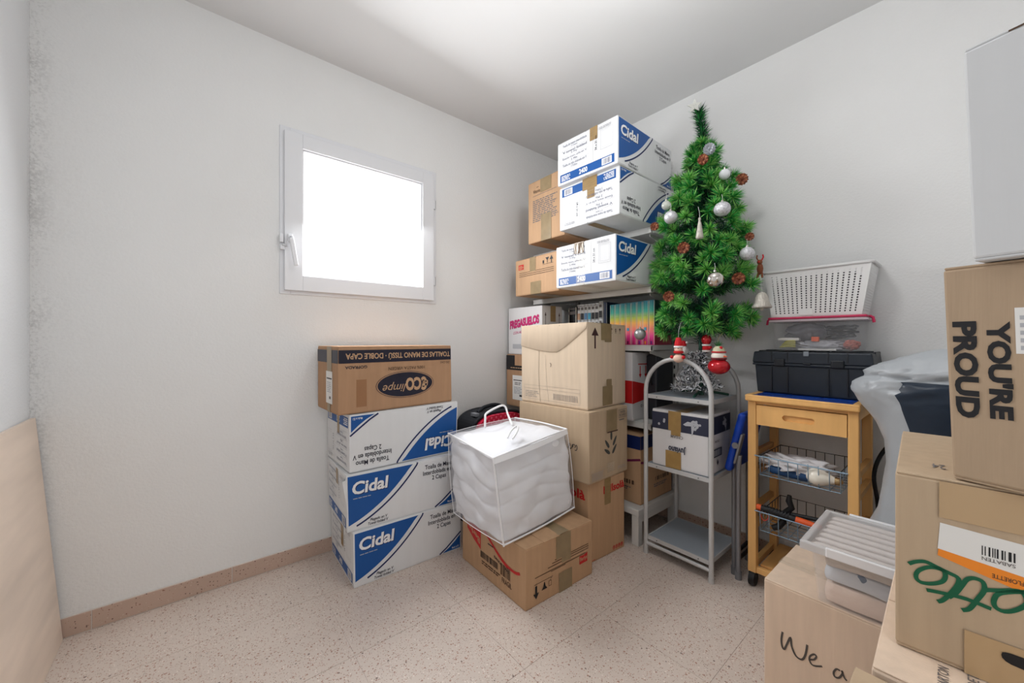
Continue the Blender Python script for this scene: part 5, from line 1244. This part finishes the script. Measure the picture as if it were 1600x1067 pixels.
def cone(label, c, m, s=1.0, ax=None):
    t = thing('pine_cone', label, 'pine cone', c, 0, 'pine cones on the tree'); ax = ax or Matrix.Rotation(R(100), 3, Vector((.42, -.9, 0))); mb = MB(); rd = random.Random(hash(label) % 97)
    mb.lathe([(.0005, -.02 * s), (.010 * s, -.012 * s), (.012 * s, 0), (.008 * s, .012 * s), (.0005, .02 * s)], (0, 0, 0), m, 10, ax); mb.build('core', t)
    mb = MB()
    for k in range(46):
        zz_ = -.018 + .038 * k / 46; a = k * 2.4; r_ = .0235 * math.sqrt(max(.06, 1 - ((zz_ + .002) / .024) ** 2)); e = Vector((math.cos(a), math.sin(a), 0)); u = Vector((-math.sin(a), math.cos(a), 0))
        vs = [e * .004 + Vector((0, 0, zz_ - .003)), e * r_ * .8 + u * .0052 + Vector((0, 0, zz_ + .002)), e * r_ * 1.05 + Vector((0, 0, zz_ + .005)), e * r_ * .8 - u * .0052 + Vector((0, 0, zz_ + .002)), e * r_ * .7 + Vector((0, 0, zz_ - .001))]
        mb.raw([ax @ (v * s) for v in vs], [(0, 1, 2, 3), (4, 3, 2), (4, 2, 1), (4, 1, 0), (4, 0, 3)], m if k % 3 or m is not CON else CON2)
    tag(mb.build('cone_scales', t), kind='stuff')
cone('brown pine cone near the top of the tree', (1.752, .772, 1.888), CON)
cone('brown pine cone sticking out towards the bare wall', (1.940, .680, 1.820), CON, 1.15)
cone('brown pine cone at the edge of the top shelf', (1.675, .962, 1.617), CON, .85)
cone('brown pine cone in the middle of the tree left of the tassel', (1.663, .817, 1.487), CON, 1.1)
cone('small brown pine cone above the pale silver bauble', (1.893, .632, 1.538), CON, .8)
cone('brown pine cone beside the mirror-bright bauble', (1.750, .626, 1.337), CON, 1.1)
cone('lowest brown pine cone above the hanging red doll', (1.622, .864, 1.273), CON, 1.05)
cone('silvered pine cone below the tip of the tree', (1.812, .770, 1.953), SNO, 1.15)
BEAD = mat('silver_beads', (190, 184, 174), .4, .3, bump=.8, bscale=160); 
t = thing('tassel', 'silver beaded tassel hanging in the middle of the tree', 'tassel', (1.697, .762, 1.585))
MB().tube([(0, 0, .022), (.006, .003, .05), (.004, .008, .08)], .0009, THR, 5).build('thread', t)
MB().lathe([(.0005, .03), (.005, .028), (.006, .02), (.004, .016), (.008, .0), (.012, -.03), (.0165, -.058), (.013, -.064), (.0005, -.066)], (0, 0, 0), BEAD, 12).build('fringe', t)
t = thing('bell_ornament', 'silver beaded bell hanging beside the white basket', 'ornament', (1.872, .578, 1.262))
MB().lathe([(.0005, .024), (.010, .022), (.018, .014), (.024, .0), (.028, -.022), (.038, -.040), (.036, -.046), (.0005, -.046)], (0, 0, 0), BEAD, 16).build('bell', t)
MB().ball((0, 0, -.05), .008, BEAD, 10).build('clapper', t); MB().tube([(0, 0, .022), (.0, .002, .06), (.004, .006, .10)], .0009, THR, 5).build('thread', t)
GIN = mat('brown_felt', (128, 72, 46), .8); REDF = mat('red_felt', (196, 26, 36), .8); WFE = mat('white_felt', (228, 226, 224), .9); SKIN = mat('doll_skin', (232, 196, 176), .7); GRF = mat('green_sprig', (40, 110, 56), .6)
t = thing('reindeer_ornament', 'small brown reindeer with striped antlers hanging beside the basket', 'ornament', (1.930, .603, 1.395))
MB().ball((0, 0, 0), .016, GIN, 12, (.7, .8, 1.7)).build('body', t); MB().ball((-.004, 0, .03), .011, GIN, 12).build('head', t)
for s_ in (-1, 1): MB().tube([(0, .006 * s_, .036), (0, .013 * s_, .05), (0, .011 * s_, .062)], .0028, REDF if s_ < 0 else GIN, 6).build('antler', t); MB().tube([(0, .007 * s_, -.018), (-.003, .009 * s_, -.04)], .005, GIN, 8).build('leg', t)
MB().ball((-.014, 0, .029), .0035, REDF, 8).build('nose', t); MB().tube([(0, 0, .04), (0, .002, .085)], .0007, THR, 5).build('thread', t)

t = thing('doll_ornament', 'small doll in a red knitted hat and scarf hanging under the tree', 'ornament', (1.733, .875, 1.0))
MB().ball((0, 0, .036), .019, SKIN, 14).build('head', t); MB().lathe([(.0205, .044), (.0215, .050), (.0185, .053)], (0, 0, 0), WFE, 14).build('hat_brim', t)
MB().lathe([(.0195, .050), (.017, .068), (.013, .082), (.0105, .09), (.0005, .091)], (0, 0, 0), REDF, 14).build('hat', t); MB().lathe([(.014, .016), (.022, .020), (.022, .027), (.015, .030)], (0, 0, 0), REDF, 14).build('scarf', t)
MB().ball((0, 0, -.006), .024, SKIN, 14, (1, 1, .85)).build('body', t)
for s_ in (-1, 1): MB().ball((-.016, .012 - .0 + .007 * s_ - .012, .040), .0022, BLKP, 6).build('eye', t); MB().ball((-.008, .028 * s_, .0), .009, REDF, 8).build('mitten', t)
MB().tube([(0, 0, .088), (0, 0, .12), (.01, -.005, .16)], .0008, THR, 5).build('thread', t)
t = thing('pompom_ornament', 'fluffy white pompom with a red cap beside the trunk', 'ornament', (1.850, .905, 1.022))
mb = MB(); mb.ball((0, 0, .008), .021, WFE, 14).build('pompom', t); MB().lathe([(.014, .028), (.014, .034), (.010, .052), (.0005, .055)], (0, .004, 0), REDF, 12).build('cap', t); MB().ball((-.002, -.014, .045), .006, WFE, 8).build('cap_bobble', t); MB().ball((0, .008, -.02), .012, BLKP, 10).build('foot', t)
REDG = mat('red_glass', (190, 20, 34), .12, .35, coat=.5)
t = thing('santa_bauble', 'red bauble figure with white trim hanging close to the trunk', 'ornament', (1.824, .788, 1.05))
MB().ball((0, 0, .03), .022, REDG, 16, (1, 1, 1.15)).build('red_ball', t); MB().ball((0, 0, -.01), .018, REDF, 12, (1, 1, 1)).build('body', t)
MB().lathe([(.017, .002), (.020, .006), (.017, .010)], (0, 0, 0), WFE, 12).build('collar', t); MB().lathe([(.016, -.026), (.0205, -.022), (.017, -.017)], (0, 0, 0), WFE, 12).build('hem', t); MB().tube([(-.004, -.012, -.006), (-.012, -.026, -.004)], .006, REDF, 8).build('arm', t)
MB().tube([(0, 0, .054), (.004, .002, .09)], .0007, THR, 5).build('thread', t)
t = thing('snowman_ornament', 'plump red glass snowman with a striped hat hanging under the tree', 'ornament', (1.800, .724, .985))
MB().ball((0, 0, -.024), .046, REDG, 24, (1, 1, .78)).build('body', t); MB().ball((0, 0, .022), .031, mat('snow_white', (232, 224, 212), .4), 18, (1, 1, .8)).build('head', t)
MB().lathe([(.025, .004), (.032, .008), (.032, .015), (.026, .017)], (0, 0, 0), mat('plaid_scarf', (120, 40, 44), .7, var=.6, vscale=120), 18).build('scarf', t)
MB().lathe([(.029, .038), (.031, .041), (.027, .044)], (0, 0, 0), REDF, 18).build('hat_band', t); MB().lathe([(.026, .043), (.022, .058), (.014, .066), (.0005, .068)], (0, 0, 0), mat('hat_cream', (196, 190, 160), .6), 18).build('hat', t)
MB().ball((-.012, -.014, .060), .007, REDF, 10).build('berry', t); MB().lathe([(.0045, 0), (.003, .01), (.0004, .022)], (-.012, -.026, .022), ORP, 8, Matrix.Rotation(R(90), 3, Vector((1, -.5, 0)))).build('carrot_nose', t)
rd = random.Random(3); mb = MB()
for k in range(40):
    d = Vector((rd.gauss(0, .6), rd.gauss(0, .6), 1)).normalized(); p = Vector((0, .004, .064)); s_ = d.cross(Vector((1, .3, 0))).normalized() * .0012; mb.raw([p - s_, p + s_, p + d * .032], [(0, 1, 2)], GRF)
tag(mb.build('sprig_needles', t), kind='stuff'); MB().tube([(0, 0, .066), (.0, .002, .105), (.01, -.012, .125)], .0009, mat('gold_thread', (190, 176, 120), .5), 5).build('thread', t)
